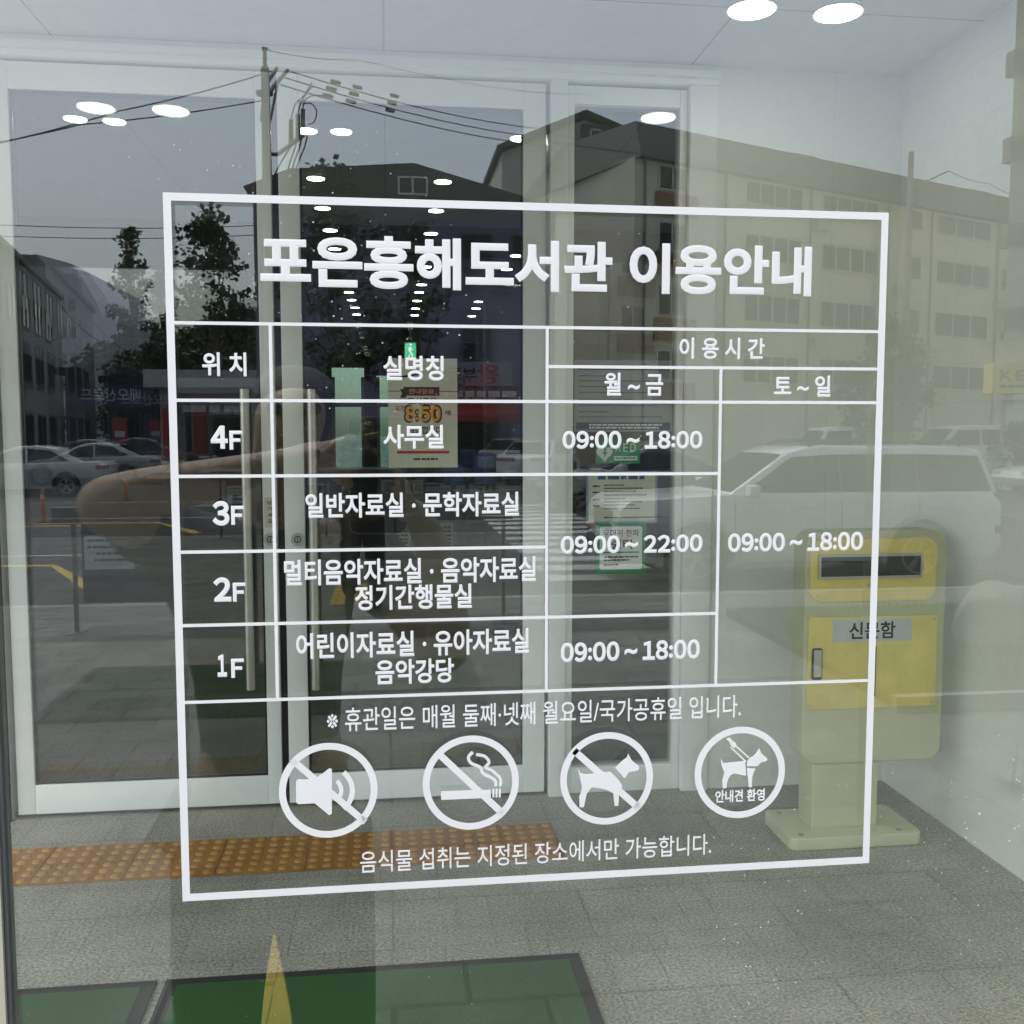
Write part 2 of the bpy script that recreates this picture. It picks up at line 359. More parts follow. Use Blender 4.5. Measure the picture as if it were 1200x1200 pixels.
def leaf(x0, g0, g1, x1, hx, label):
    r = thing('glass_door', label, 'door', (x0, DY, 0), 'white framed glass entrance doors', kind='thing')
    gt, gb = zp(160, 112), .13
    m = MB(); y0, y1 = DY - .025, DY + .025
    m.box(x0, g0, y0, y1, .016, Zt).box(g1, x1, y0, y1, .016, Zt).box(g0, g1, y0, y1, .016, gb).box(g0, g1, y0, y1, gt, Zt)
    m.build('frame', white_alu, r, bevel=.003)
    MB().box(g0 - .002, g1 + .002, DY - .005, DY + .005, gb - .002, gt + .002).build('pane', door_glass, r)
    gk = MB()
    for a, b, c, d in ((g0, g0 + .008, gb, gt), (g1 - .008, g1, gb, gt), (g0 + .008, g1 - .008, gb, gb + .008), (g0 + .008, g1 - .008, gt - .008, gt)): gk.box(a, b, DY - .013, DY - .006, c, d)
    gk.build('glazing_gasket', dark_rub, r)
    h = MB(); zb, zt_ = at(hx, 808, DY - .07).z, at(hx, 456, DY - .07).z
    h.tube([(hx_, DY - .07, z) for hx_, z in ((at(hx, 632, DY - .07).x, zb), (at(hx, 632, DY - .07).x, zt_))], .0175, 16)
    ho = h.build('pull_handle', steel, r, smooth=40); X = at(hx, 632, DY - .07).x
    for z in (zb + .12, zt_ - .12): MB().tube([(X, DY - .07, z), (X, DY - .004, z)], .009, 10).build('standoff', steel, ho, smooth=40)
    return r
DL = leaf(xp(9.5), xp(31), xp(309), xp(325.5), 290, 'left glass door leaf with white frame and tall steel pull bar')
DR = leaf(xp(334), xp(358), xp(612), xp(637.5), 368, 'right glass door leaf with the 8:50 poster stuck on its glass')
MB().box(xp(326), xp(333.5), DY - .0, DY + .02, .016, Zt).build('rubber_seal', dark_rub, DL)
for px, par in ((317, DL), (349, DR)):
    c = at(px, 632, DY - .026); lk = MB().cyl(c, (0, -1, 0), .026, .006, 28).build('lock', steel, par, smooth=40)
    MB().ring(c + V(0, -.006, 0), UX, UZ, NY, .010, .014, .002, 24).box(c.x - .002, c.x + .002, c.y - .009, c.y - .006, c.z - .007, c.z + .007).build('keyhole', dark_rub, lk)
a, b = at(309.5, 583, DY - .026), at(323, 618, DY - .026)
st = MB().box(a.x, b.x, a.y - .001, a.y, b.z, a.z).build('push_sticker', cream_paper, DL)
m = MB(); k = 0
for ch in '당기세요': write(m, ch, (a.x + .012, a.y - .0012, a.z - .028 - k * .024), UX, UZ, NY, .018, .016, .02); k += 1
m.build('lettering', ink, st)

# ------------------------------------------------------------------ recessed lights
lamp_m = emit('downlight_diffuser', (1.0, .99, .97), 4.5); lobby_lamp = emit('lobby_downlight_diffuser', (1.0, .99, .97), 8.0)
lamp_trim = mat('downlight_trim', (.7, .7, .7), .4)
def downlight(loc, r, label, group, lm=None):
    t = thing('ceiling_light', label, 'ceiling light', loc, group)
    MB().cyl((0, 0, -.008), (0, 0, 1), r, .007, 32).build('diffuser', lm or lamp_m, t, True)
    MB().ring((0, 0, -.006), UX, V(0, 1, 0), UZ, r + .0005, r * 1.1, .0055, 32).build('trim_ring', lamp_trim, t, True)
    return t
d0 = downlight((1.244, 2.70, CEIL), .078, 'round white downlight in the porch ceiling above the newspaper box, left of two', 'porch downlights')
dup(d0, (1.548, 2.69, CEIL), label='round white downlight in the porch ceiling above the newspaper box, right of two')
dup(d0, (-1.27, 2.50, CEIL), label='round white downlight in the porch ceiling over the left door, nearer the open corner')
dup(d0, (-.95, 2.50, CEIL), label='round white downlight in the porch ceiling over the left door, nearer its pull bar')
row = {'left': [(370, 208), (378, 243), (387, 269), (392, 291), (399, 311), (409, 342), (412, 351), (416, 360), (418, 368)],
       'middle': [(519, 212), (511, 246), (505, 273), (499, 312), (494, 333), (491, 342), (489, 352), (487, 361), (486, 369)],
       'right': [(605, 299), (594, 315), (561, 353), (558, 361), (553, 370)],
       'near': [(88, 138), (134, 141), (359, 152), (400, 153), (610, 161)]}
first = None; ORD = ['nearest', 'second', 'third', 'fourth', 'fifth', 'sixth', 'seventh', 'eighth', 'farthest']
for rn, pts in row.items():
    for i, (px, py) in enumerate(pts):
        p = gnd(px, py, LZ)
        if rn == 'near': lab = ['leftmost', 'second', 'third', 'fourth', 'rightmost'][i] + ' round downlight of the row just inside the doors, from the left'
        else: lab = f'{ORD[i] if i < len(pts) - 1 else "farthest"} round downlight from the doors in the {rn} row of the lobby ceiling'
        if first is None: first = downlight(p, .046, lab, 'lobby downlights', lobby_lamp)
        else: dup(first, p, label=lab)
# green exit sign hung in the lobby
p = at(481, 411, 11.0)
ex = thing('exit_sign', 'small lit green exit sign hanging in the dark lobby', 'exit sign', p)
MB().box(p.x - .07, p.x + .07, p.y, p.y + .04, p.z - .095, p.z + .095).build('case', mat('sign_case', (.4, .4, .4), .5), ex)
MB().box(p.x - .062, p.x + .062, p.y - .004, p.y - .001, p.z - .087, p.z + .087).build('lit_face', emit('exit_green', (.06, .5, .3), .5), ex)
m = MB(); q = p + V(0, -.0045, 0)
m.prism([q + V(x, 0, z) * .9 for x, z in ((-.03, -.08), (-.005, -.02), (-.03, .0), (-.02, .05), (.01, .045), (.03, .01), (.02, 0), (.012, .015), (.005, -.01), (.03, -.04), (.03, -.08), (.015, -.08), (.015, -.05), (-.005, -.035), (-.015, -.08))], (0, -.001, 0))
m.cyl(q + V(.005, 0, .07), (0, -1, 0), .014, .001, 14).build('running_figure', emit('exit_white', (.8, .9, .85), .45), ex)
MB().tube([(p.x, p.y + .02, p.z + .095), (p.x, p.y + .02, LZ)], .008, 8).build('hanger_rod', grey_met, ex)
# lobby counter
ct = thing('reception_counter', 'dark reception counter at the back of the lobby', 'counter', (-.4, 11.2, 0))
MB().box(-1.6, .9, 10.9, 11.5, 0, 1.0).build('front_panel', mat('counter_panel', (.05, .05, .05), .5), ct)
MB().box(-1.66, .96, 10.84, 11.56, 1.0, 1.05).build('worktop', mat('counter_top', (.25, .24, .22), .35), ct, bevel=.006)

# ------------------------------------------------------------------ floor: tactile strip and mats
tact = thing('tactile_strip', 'ochre strip of raised dot paving across the porch floor', 'tactile paving', (-1.0, 2.80, 0))
tact_m = mat('tactile_ochre', (.29, .130, .022), .7, 0, .18, 5, .2, 120)
tb, dm = MB(), MB(); x = .603; i = 0
while x > -2.4:
    tb.box(x - .2985, x - .0015, 2.6535, 2.9515, .001, .006)
    for a in range(6):
        for b in range(6):
            c = V(x - .275 + .05 * a, 2.678 + .05 * b, .006); k = len(dm.v)
            for r_, z_ in ((.0175, 0), (.013, .004), (.007, .0052)):
                for j in range(8): dm.v.append((c.x + r_ * math.cos(j * .785), c.y + r_ * math.sin(j * .785), c.z + z_))
            for q in range(2):
                for j in range(8): dm.f.append([k + q * 8 + j, k + q * 8 + (j + 1) % 8, k + q * 8 + 8 + (j + 1) % 8, k + q * 8 + 8 + j]); dm.m.append(0)
            dm.f.append([k + 16 + j for j in range(8)]); dm.m.append(0)
    x -= .3
tb.build('tile_bed', tact_m, tact); dm.build('raised_dots', mat('tactile_worn_dot', (.38, .20, .05), .6, 0, .18, 9), tact, smooth=50)

mat_green = mat('green_mat_pile', (.020, .095, .016), .95, 0, .35, 260, .8, 500)
for (x0, x1, lab) in ((-1.85, -.637, 'green entrance mat with black rubber edge in the lower left corner'), (-.613, .527, 'green entrance mat with black rubber edge, the wider one at bottom centre')):
    t = thing('entrance_mat', lab, 'mat', ((x0 + x1) / 2, 1.5, 0), 'green entrance mats')
    b = MB(); e = .035
    b.box(x0, x1, 2.0 - e, 2.0, .001, .009).box(x0, x1, .8, .8 + e, .001, .009).box(x0, x0 + e, .8 + e, 2.0 - e, .001, .009).box(x1 - e, x1, .8 + e, 2.0 - e, .001, .009)
    b.build('rubber_edge', dark_rub, t)
    MB().box(x0 + e, x1 - e, .8 + e, 2.0 - e, .001, .012).build('pile', mat_green, t)

# ------------------------------------------------------------------ newspaper box
NYF = 2.66                                          # front face of the box
def nx(px, py): return at(px, py, NYF)
base0 = gnd(1009, 994, 0)
nb = thing('newspaper_box', 'cream and yellow metal newspaper return box on a post by the white wall', 'newspaper box', (base0.x, 2.8, 0))
def rrect(x0, x1, z0, z1, r, n=7):
    pts = []
    for cx, cz, a0 in ((x1 - r, z1 - r, 0), (x0 + r, z1 - r, 90), (x0 + r, z0 + r, 180), (x1 - r, z0 + r, 270)):
        for i in range(n): a = Rd(a0 + 90 * i / (n - 1)); pts.append((cx + r * math.cos(a), cz + r * math.sin(a)))
    return pts
bx0, bx1 = nx(942, 760).x, nx(1106, 760).x; bz0, bz1 = nx(1020, 893).z, nx(1020, 622).z
MB().prism([(x, NYF, z) for x, z in rrect(bx0, bx1, bz0, bz1, .055)], (0, .11, 0)).build('cabinet', beige_box, nb, bevel=.006)
def ypanel(px0, py0, px1, py1, r, name, th=.006):
    x0, x1 = nx(px0, (py0 + py1) / 2).x, nx(px1, (py0 + py1) / 2).x; z1, z0 = nx((px0 + px1) / 2, py0).z, nx((px0 + px1) / 2, py1).z
    return MB().prism([(x, NYF - .0005, z) for x, z in rrect(x0, x1, z0, z1, r, 7 if r > .01 else 2)], (0, -th, 0)).build(name, yellow_box, nb, bevel=.0015), (x0, x1, z0, z1)
tp, tr_ = ypanel(949, 631, 1096, 704, .045, 'slot_panel')
dp, dr_ = ypanel(946, 722, 1096, 829, .004, 'front_door')
sx0, sx1, sz1, sz0 = nx(958, 664).x, nx(1079, 664).x, nx(1018, 649).z, nx(1018, 677).z
m = MB(); e = .008; yf = NYF - .0065
m.box(sx0, sx1, yf - .008, yf, sz0, sz0 + e).box(sx0, sx1, yf - .008, yf, sz1 - e, sz1).box(sx0, sx0 + e, yf - .008, yf, sz0 + e, sz1 - e).box(sx1 - e, sx1, yf - .008, yf, sz0 + e, sz1 - e)
so_ = m.build('slot_frame', steel, tp)
MB().box(sx0 + e, sx1 - e, yf - .003, yf - .0002, sz0 + e, sz1 - e).build('slot_flap', mat('slot_flap_metal', (.10, .10, .10), .25, .7), so_)
lx0, lx1, lz1, lz0 = nx(975, 738).x, nx(1067, 738).x, nx(1020, 725).z, nx(1020, 751).z
lb = MB().box(lx0, lx1, yf - .001, yf - .0002, lz0, lz1).build('name_label', mat('label_grey', (.60, .60, .64), .5), dp)
a, b = nx(994, 738).x, nx(1048, 738).x
m = MB(); write(m, '신문함', (a, yf - .0012, nx(1020, 748).z), UX, UZ, NY, b - a, nx(1020, 728).z - nx(1020, 748).z, .02); m.build('lettering', ink, lb)
hx0, hx1, hz1, hz0 = nx(950, 778).x, nx(962, 778).x, nx(956, 759).z, nx(956, 796).z
hd = MB().prism([(x, yf, z) for x, z in rrect(hx0, hx1, hz0, hz1, .008)], (0, -.006, 0)).build('handle', mat('handle_grey', (.12, .12, .12), .4, .6), dp, bevel=.001)
MB().prism([(x, yf - .0065, z) for x, z in rrect(hx0 + .005, hx1 - .005, hz0 + .012, hz1 - .006, .003)], (0, -.004, 0)).build('latch', steel, hd)
kx = nx(1024, 785).x
MB().box(kx - .003, kx + .003, yf - .003, yf - .0002, nx(1024, 815).z, nx(1024, 757).z).build('hinge_slot', black, dp)
kc = nx(1018, 686); MB().cyl((kc.x, yf, kc.z), (0, -1, 0), .007, .004, 16).build('lock', steel, tp, smooth=40)
px0, px1 = at(946, 930, 2.72).x, at(1022, 930, 2.72).x
MB().box(px0, px1, 2.68, 2.80, .045, bz0 + .06).build('post', beige_box, nb, bevel=.004)
MB().prism([(x, y, .001) for x, y in rrect(gnd(932, 990, .04).x, gnd(1092, 985, .04).x, 2.60, 2.88, .03)], (0, 0, .045)).build('base_plate', beige_box, nb, bevel=.004)

for bx_, by_ in ((px0 - .06, 2.63), (px1 + .06, 2.63), (px0 - .06, 2.84), (px1 + .06, 2.84)): MB().cyl((bx_, by_, .046), (0, 0, 1), .009, .007, 6).build('anchor_bolt', steel, nb)
for sx_, sz_ in ((dr_[0] + .012, dr_[2] + .014), (dr_[1] - .012, dr_[2] + .014), (dr_[1] - .012, dr_[3] - .014), (tr_[0] + .03, tr_[2] + .02), (tr_[1] - .03, tr_[2] + .02)): MB().cyl((sx_, yf, sz_), (0, -1, 0), .0035, .0015, 10).build('screw', steel, nb)
# ------------------------------------------------------------------ paper on the side light and doors
def sheet(name, px0, py0, px1, py1, Y, m, label, cat, group=None):
    c = (px0 + px1) / 2, (py0 + py1) / 2
    x0, x1 = at(px0, c[1], Y).x, at(px1, c[1], Y).x; z1, z0 = at(c[0], py0, Y).z, at(c[0], py1, Y).z
    t = thing(name, label, cat, (x0, Y, z0), group)
    MB().box(x0, x1, Y - .001, Y, z0, z1).build('backing', m, t)
    def P(fx, fz): return V(x0 + (x1 - x0) * fx, Y - .0012, z0 + (z1 - z0) * fz)
    return t, P, x1 - x0, z1 - z0
def bar(m, P, fx0, fx1, fz0, fz1, th=.0003): m.prism([P(fx0, fz0), P(fx1, fz0), P(fx1, fz1), P(fx0, fz1)], NY * th)
t, P, w_, h_ = sheet('notice', 673, 422, 788, 506, DY + .009, mat('grey_notice', (.30, .31, .33), .5), 'wide grey notice with navy bands at the top of the side glass', 'notice')
for q in ((.03, .97, .86, .93), (.02, .98, .03, .13)): m = MB(); bar(m, P, *q); m.build('navy_band', navy, t)
m = MB(); [scribble(m, P(.05, z), UX, UZ, NY, w_ * k, h_ * .018) for z, k in ((.77, .3), (.70, .75), (.62, .3), (.54, .85), (.44, .55), (.36, .8), (.27, .3), (.20, .85))]; m.build('print', mat('grey_print', (.12, .12, .13), .6), t)
m = MB(); [scribble(m, P(.15, z) + NY * .0004, UX, UZ, NY, w_ * .75, h_ * .025) for z in (.085, .045)]; m.build('footer_print', paper, t)
t, P, w_, h_ = sheet('defibrillator_sign', 698, 515, 750, 543, DY + .009, green_print, 'small green AED sign with a white heart on the side glass', 'sign')
m = MB(); hp = []
for i in range(28):
    a = 2 * math.pi * i / 28; hp.append((16 * math.sin(a) ** 3, 13 * math.cos(a) - 5 * math.cos(2 * a) - 2 * math.cos(3 * a) - math.cos(4 * a)))
m.prism([P(.20, .42) + V(x, 0, z) * (h_ / 46) for x, z in hp], NY * .0003); m.box(P(.34, 0).x - .001, P(.34, 0).x + .001, P(0, 0).y - .0003, P(0, 0).y, P(0, .78).z - .005, P(0, .78).z + .005)
write(m, 'A', P(.44, .48), UX, UZ, NY, w_ * .12, h_ * .36, .0); write(m, 'E', P(.62, .48), UX, UZ, NY, w_ * .10, h_ * .36, .0); write(m, 'D', P(.78, .48), UX, UZ, NY, w_ * .12, h_ * .36, .0)
bar(m, P, .42, .94, .12, .30); m.build('white_marks', paper, t)
m = MB(); m.prism([P(.20, .42) + NY * .0004 + V(x, 0, z) * (h_ / 46) for x, z in ((2, 9), (-5, -1), (0, -1), (-2, -10), (6, 2), (1, 2), (5, 9))], NY * .0002); [scribble(m, P(.45, .19) + NY * .0004, UX, UZ, NY, w_ * .45, h_ * .06)]; m.build('green_bolt', green_print, t)
t, P, w_, h_ = sheet('notice', 687, 552, 770, 613, DY + .009, mat('cream_notice', (.60, .60, .50), .6), 'cream printed notice with a pale blue edge below the AED sign', 'notice')
m = MB(); bar(m, P, 0, .03, 0, 1); bar(m, P, .97, 1, 0, 1); bar(m, P, .03, .97, .965, 1); bar(m, P, .03, .97, 0, .035); m.build('blue_edge', mat('pale_blue_print', (.25, .34, .50), .6), t)
m = MB(); scribble(m, P(.16, .84), UX, UZ, NY, w_ * .68, h_ * .07); m.build('title_print', mat('blue_print', (.05, .10, .28), .6), t)
m = MB()
for z, k in ((.72, .3), (.66, .55), (.60, .45), (.53, .6), (.46, .3), (.40, .55), (.34, .45), (.27, .5), (.10, .85)): scribble(m, P(.25, z), UX, UZ, NY, w_ * k, h_ * .022)
for z in (.7, .58, .44, .32): scribble(m, P(.09, z), UX, UZ, NY, w_ * .1, h_ * .03)
m.build('print', ink, t)
t, P, w_, h_ = sheet('shelter_notice', 698, 612, 757, 672, DY + .009, green_print, 'green bordered heat and cold shelter notice, lowest on the side glass', 'notice')
m = MB(); m.prism([P(0, 0) + V(x, 0, z) for x, z in rrect(w_ * .08, w_ * .92, h_ * .08, h_ * .92, .01)], NY * .0003); m.build('white_panel', paper, t)
m = MB(); q = NY * .0005
write(m, '무더위·한파', P(.14, .72) + q, UX, UZ, NY, w_ * .72, h_ * .14, .012); write(m, '쉼터', P(.30, .47) + q, UX, UZ, NY, w_ * .42, h_ * .20, .022)
[scribble(m, P(.16, z) + q, UX, UZ, NY, w_ * k, h_ * .03) for z, k in ((.31, .68), (.25, .5), (.16, .3))]; m.build('print', ink, t)
m = MB(); m.prism([P(.14, .40) + q, P(.86, .40) + q, P(.86, .43) + q, P(.14, .43) + q], NY * .0002); m.build('green_line', green_print, t)
# the 8:50 poster
t, P, w_, h_ = sheet('opening_time_poster', 455, 420, 536, 548, DY - .0056, mat('poster_cream', (.62, .60, .50), .6), 'cream poster reading 8:50 in orange stuck on the right door glass', 'poster')
rib = MB(); bar(rib, P, .22, .74, .66, .74); rib.prism([P(.17, .64), P(.26, .64), P(.26, .72), P(.17, .72), P(.2, .68)], NY * .0002); rib.build('ribbon', mat('ribbon_black', (.05, .03, .03), .6), t)
m = MB(); write(m, '안내말씀', P(.30, .675) + NY * .0006, UX, UZ, NY, w_ * .36, h_ * .05, .02); m.build('ribbon_lettering', mat('ribbon_red', (.6, .25, .2), .6), t)
m = MB(); bar(m, P, .0, .17, .697, .705); bar(m, P, .74, 1, .697, .705); write(m, '오전', P(.10, .52), UX, UZ, NY, w_ * .14, h_ * .05, .02); bar(m, P, .12, .88, .13, .155); m.build('red_print', red_print, t)
m = MB(); write(m, '도서관은', P(.28, .575), UX, UZ, NY, w_ * .42, h_ * .07, .02); write(m, '에', P(.82, .48), UX, UZ, NY, w_ * .08, h_ * .05, .02); write(m, '개방합니다', P(.28, .31), UX, UZ, NY, w_ * .5, h_ * .07, .018)
m.prism([P(.12, .86), P(.2, .82), P(.45, .85), P(.45, .87), P(.21, .84), P(.13, .90)], NY * .0003); scribble(m, P(.36, .07), UX, UZ, NY, w_ * .35, h_ * .018); m.build('black_print', ink, t)
m = MB(); writedigits(m, '8:50', P(.22, .41), UX, UZ, NY, w_ * .56, h_ * .17, .11, .0003); m.build('figure_outline', ink, t)
m = MB(); writedigits(m, '8:50', P(.245, .425) + NY * .0008, UX, UZ, NY, w_ * .51, h_ * .14, .035, .0003); m.build('figures', orange_print, t)

# ------------------------------------------------------------------ the opening hours lettering on the pane
TL, TR_, BR_, BL_ = at(192, 225, 0), at(1041, 250, 0), at(1018, 1011, 0), at(213, 1056, 0)
SX0, SX1, SZ0, SZ1 = (TL.x + BL_.x) / 2, (TR_.x + BR_.x) / 2, (BL_.z + BR_.z) / 2, (TL.z + TR_.z) / 2
SG = thing('opening_hours_sign', 'white cut vinyl library opening hours table stuck on the glass panel', 'sign', ((SX0 + SX1) / 2, 0, SZ0))
VY = -.0004
def vb(m, x0, x1, z0, z1, t=.0002): m.box(x0, x1, VY - t, VY, z0, z1)
e = .0052
m = MB(); vb(m, SX0, SX1, SZ0, SZ0 + e); vb(m, SX0, SX1, SZ1 - e, SZ1); vb(m, SX0, SX0 + e, SZ0 + e, SZ1 - e); vb(m, SX1 - e, SX1, SZ0 + e, SZ1 - e)
m.build('border', vinyl, SG)
def vz(x, y): return at(x, y, 0).z
def vx(x, y): return at(x, y, 0).x
c1, c2, c3 = vx(321, 600), vx(640.5, 600), vx(841.5, 620)
h0, h1, h2, h3, h4, h5, h6 = vz(620, 383.5), vz(830, 431), vz(620, 470.5), vz(525, 556.5), vz(425, 644), vz(520, 726), vz(620, 810)
m = MB(); g = .0011
L_, R_ = SX0 + e, SX1 - e
for x0, x1, z in ((L_, R_, h0), (c2 + g, R_, h1), (L_, R_, h2), (L_, c3 - g, h3), (L_, c2 - g, h4), (L_, c3 - g, h5), (L_, R_, h6)): vb(m, x0, x1, z - g, z + g)
for x, z0, z1 in ((c1, h6, h0), (c2, h6, h0), (c3, h6, h1)): vb(m, x - g, x + g, z0 + g, z1 - g, .00024)
m.build('table_lines', vinyl, SG)
def line(body, x0, y0, x1, y1, bold, digits=False):
    cx, cy = (x0 + x1) / 2, (y0 + y1) / 2
    X0, X1, Z1, Z0 = vx(x0, cy), vx(x1, cy), vz(cx, y0), vz(cx, y1)
    m = MB(); (writedigits if digits else write)(m, body, (X0, VY, Z0), UX, UZ, NY, X1 - X0, Z1 - Z0, bold, .00012)
    m.build('lettering', vinyl, SG)
line('포은흥해도서관 이용안내', 305, 281, 951, 342, .036)
for b_, *r_ in (('위 치', 237, 413, 289, 441), ('실명칭', 449, 417, 520, 446), ('이 용 시 간', 796, 396, 896, 421), ('월 ~ 금', 708, 437, 777, 464), ('토 ~ 일', 907, 440, 973, 465),
                ('사무실', 449, 498, 520, 526), ('일반자료실 · 문학자료실', 358, 577, 608, 606), ('멀티음악자료실 · 음악자료실', 333, 654, 628, 684), ('정기간행물실', 416, 685, 553, 714),
                ('어린이자료실 · 유아자료실', 347, 739, 620, 769), ('음악강당', 440, 772, 532, 801)): line(b_, *r_, .026)
for b_, *r_ in (('4', 247, 498, 267, 526), ('3', 249, 587, 269, 616), ('2', 250, 676, 271, 705), ('1', 255, 766, 266, 793)): line(b_, *r_, .045, True)
for y0, x0 in ((504, 269), (592, 271), (682, 273), (771, 271)): line('F', x0, y0, x0 + 15, y0 + 23, .035, True)
for b_, *r_ in (('09:00 ~ 18:00', 659, 505, 823, 526), ('09:00 ~ 22:00', 657, 627, 823, 648), ('09:00 ~ 18:00', 657, 751, 820, 774), ('09:00 ~ 18:00', 853, 624, 1011, 646)): line(b_, *r_, .040, True)
line('※ 휴관일은 매월 둘째·넷째 월요일/국가공휴일 입니다.', 383, 822, 868, 849, .008)
line('음식물 섭취는 지정된 장소에서만 가능합니다.', 422, 987, 833, 1012, .006)

def pix(pts): return [at(x, y, 0) + V(0, VY, 0) for x, y in pts]
def poly(m, pts, t=.0002): m.prism(pix(pts), NY * t)
def stroke(m, pts, w, t=.0002):
    L, Rr = [], []
    for i, p in enumerate(pts):
        a, b = pts[max(i - 1, 0)], pts[min(i + 1, len(pts) - 1)]; dx, dy = b[0] - a[0], b[1] - a[1]; k = math.hypot(dx, dy) or 1
        L.append((p[0] - dy / k * w / 2, p[1] + dx / k * w / 2)); Rr.append((p[0] + dy / k * w / 2, p[1] - dx / k * w / 2))
    for i in range(len(pts) - 1): poly(m, [L[i], L[i + 1], Rr[i + 1], Rr[i]], t)
def arc(cx, cy, r, a0, a1, n=14): return [(cx + r * math.cos(Rd(a0 + (a1 - a0) * i / n)), cy + r * math.sin(Rd(a0 + (a1 - a0) * i / n))) for i in range(n + 1)]
def spline(pts, n=6):
    out = []
    for i in range(len(pts) - 1):
        p0, p1, p2, p3 = pts[max(i - 1, 0)], pts[i], pts[i + 1], pts[min(i + 2, len(pts) - 1)]
        for j in range(n):
            t = j / n; out.append(tuple(.5 * (2 * p1[k] + (p2[k] - p0[k]) * t + (2 * p0[k] - 5 * p1[k] + 4 * p2[k] - p3[k]) * t * t + (3 * p1[k] - p0[k] - 3 * p2[k] + p3[k]) * t ** 3) for k in (0, 1)))
    return out + [pts[-1]]
def icon(cx, cy, r, name):
    c = at(cx, cy, 0) + V(0, VY, 0); k = at(cx + r, cy, 0).x - c.x
    m = MB().ring(c, UX, UZ, NY, k * .86, k, .0002, 64); return m.build(name, vinyl, SG)
i1 = icon(385, 926, 57.5, 'no_noise_symbol'); m = MB()
poly(m, [(347, 915), (350, 913), (369, 913), (386, 900), (389, 901), (389, 953), (386, 955), (369, 941), (350, 942), (347, 940)], .00028)
stroke(m, arc(386, 926, 14, -52, 52), 5, .00025); stroke(m, arc(386, 926, 27, -52, 52), 6, .00026); stroke(m, [(342, 890), (428, 963)], 8); m.build('speaker', vinyl, i1)
i2 = icon(552, 917, 56, 'no_smoking_symbol'); m = MB()
poly(m, [(516.5, 927), (575, 925), (575, 934.5), (517, 937)], .00028)
for x in (577, 580.7, 584.4): poly(m, [(x, 924), (x + 2.4, 924), (x + 2.2, 934), (x - .2, 934)], .00028)
stroke(m, spline([(581, 921), (579, 913), (566, 906), (563, 899), (552, 894), (549, 887), (554, 881)]), 3.6, .00025)
stroke(m, spline([(586, 921), (586, 912), (577, 903), (569, 899), (573, 893), (568, 886), (558, 884)]), 3.4, .00026)
stroke(m, [(515, 884), (589, 953)], 8); m.build('cigarette', vinyl, i2)
i3 = icon(711, 912, 54, 'no_dogs_symbol'); C3 = lambda pts, ox=400, oy=800: [(ox + x / 3, oy + y / 3) for x, y in pts]
m = MB()
poly(m, C3([(830, 298), (841, 318), (862, 321), (945, 311), (972, 338), (988, 362), (976, 388), (973, 432), (960, 432), (955, 388), (928, 374), (880, 366), (862, 390), (852, 437), (837, 437), (836, 400), (846, 370), (838, 330)]), .00028)
poly(m, C3([(962, 298), (985, 275), (1003, 262), (1008, 248), (1020, 272), (1046, 292), (1044, 306), (1028, 310), (1012, 312), (995, 336)]), .00026)
stroke(m, C3([(818, 238), (1045, 440)]), 8); m.build('dog', vinyl, i3)
i4 = icon(867, 905, 52.5, 'guide_dog_symbol'); m = MB(); D3 = lambda pts: C3(pts, 800)
poly(m, D3([(132, 263), (142, 282), (218, 274), (222, 326), (180, 318), (166, 325), (156, 345), (152, 370), (140, 370), (138, 345), (146, 315), (136, 290)]), .00028)
poly(m, D3([(224, 299), (256, 301), (250, 312), (244, 330), (242, 366), (231, 366), (228, 330)]), .00026)
poly(m, D3([(225, 292), (226, 278), (234, 264), (250, 255), (262, 240), (268, 228), (275, 248), (297, 265), (295, 275), (275, 278), (262, 293)]), .00025)
stroke(m, D3([(168, 226), (222, 277)]), 1.7, .0002); stroke(m, D3([(180, 216), (232, 263)]), 1.7, .00022)
poly(m, D3([(152, 196), (165, 191), (172, 202), (188, 212), (182, 230), (168, 221), (164, 208)]), .00024); m.build('dog', vinyl, i4)
X0, X1 = vx(838, 932), vx(896, 932); m = MB(); write(m, '안내견 환영', (X0, VY, vz(867, 939.5)), UX, UZ, NY, X1 - X0, vz(867, 925) - vz(867, 939.5), .028, .00012); m.build('lettering', vinyl, i4)

# ================================================================== THE STREET IN FRONT OF THE LIBRARY (seen mirrored in the pane)
RZ = -.40                                           # road level
pav = tiles('plaza_pavers', (.20, .20, .18), (.155, .155, .14), (.095, .095, .085), .4, .2, .009, .5, .85, .25, 160, 'XY', .3, .3)
pav2 = tiles('far_pavers', (.26, .25, .23), (.22, .21, .20), (.13, .13, .12), .3, .3, .01, 0, .85, .2, 80, 'XY', .3, .2)
struct(MB().box(-700, 700, -700, 300, -.6, -.44).build('ground', mat('far_ground', (.16, .16, .155), .9, 0, .2, .2)))
struct(MB().box(-90, 90, -30.2, -9.66, -.5, RZ).build('road', asphalt))
struct(MB().prism([(-40, -.062, 0), (-40, -7.2, 0), (-40, -9.5, -.25), (-40, -9.5, -.6), (-40, -.062, -.6)], (80, 0, 0)).build('plaza', pav))
struct(MB().box(-40, 40, -9.659, -9.502, -.5, -.243).build('kerb', concrete, bevel=.01))
struct(MB().box(-18, 60, -70, -30.36, -.5, -.27).build('far_pavement', pav2))
struct(MB().box(-18, 60, -30.359, -30.205, -.5, -.262).build('far_kerb', concrete))
m = MB(); xa, xb = R(596, 640, 16).x, R(742, 640, 16).x
y = 11.6
while y < 24: m.box(xa, xb, -y, -y - .5, RZ + .001, RZ + .004); y += .95
struct(m.build('crosswalk_marking', road_white))
m = MB(); p0, p1, p2 = Rg(-60, 660, RZ), Rg(62, 663, RZ), Rg(118, 691, RZ); w_ = .09
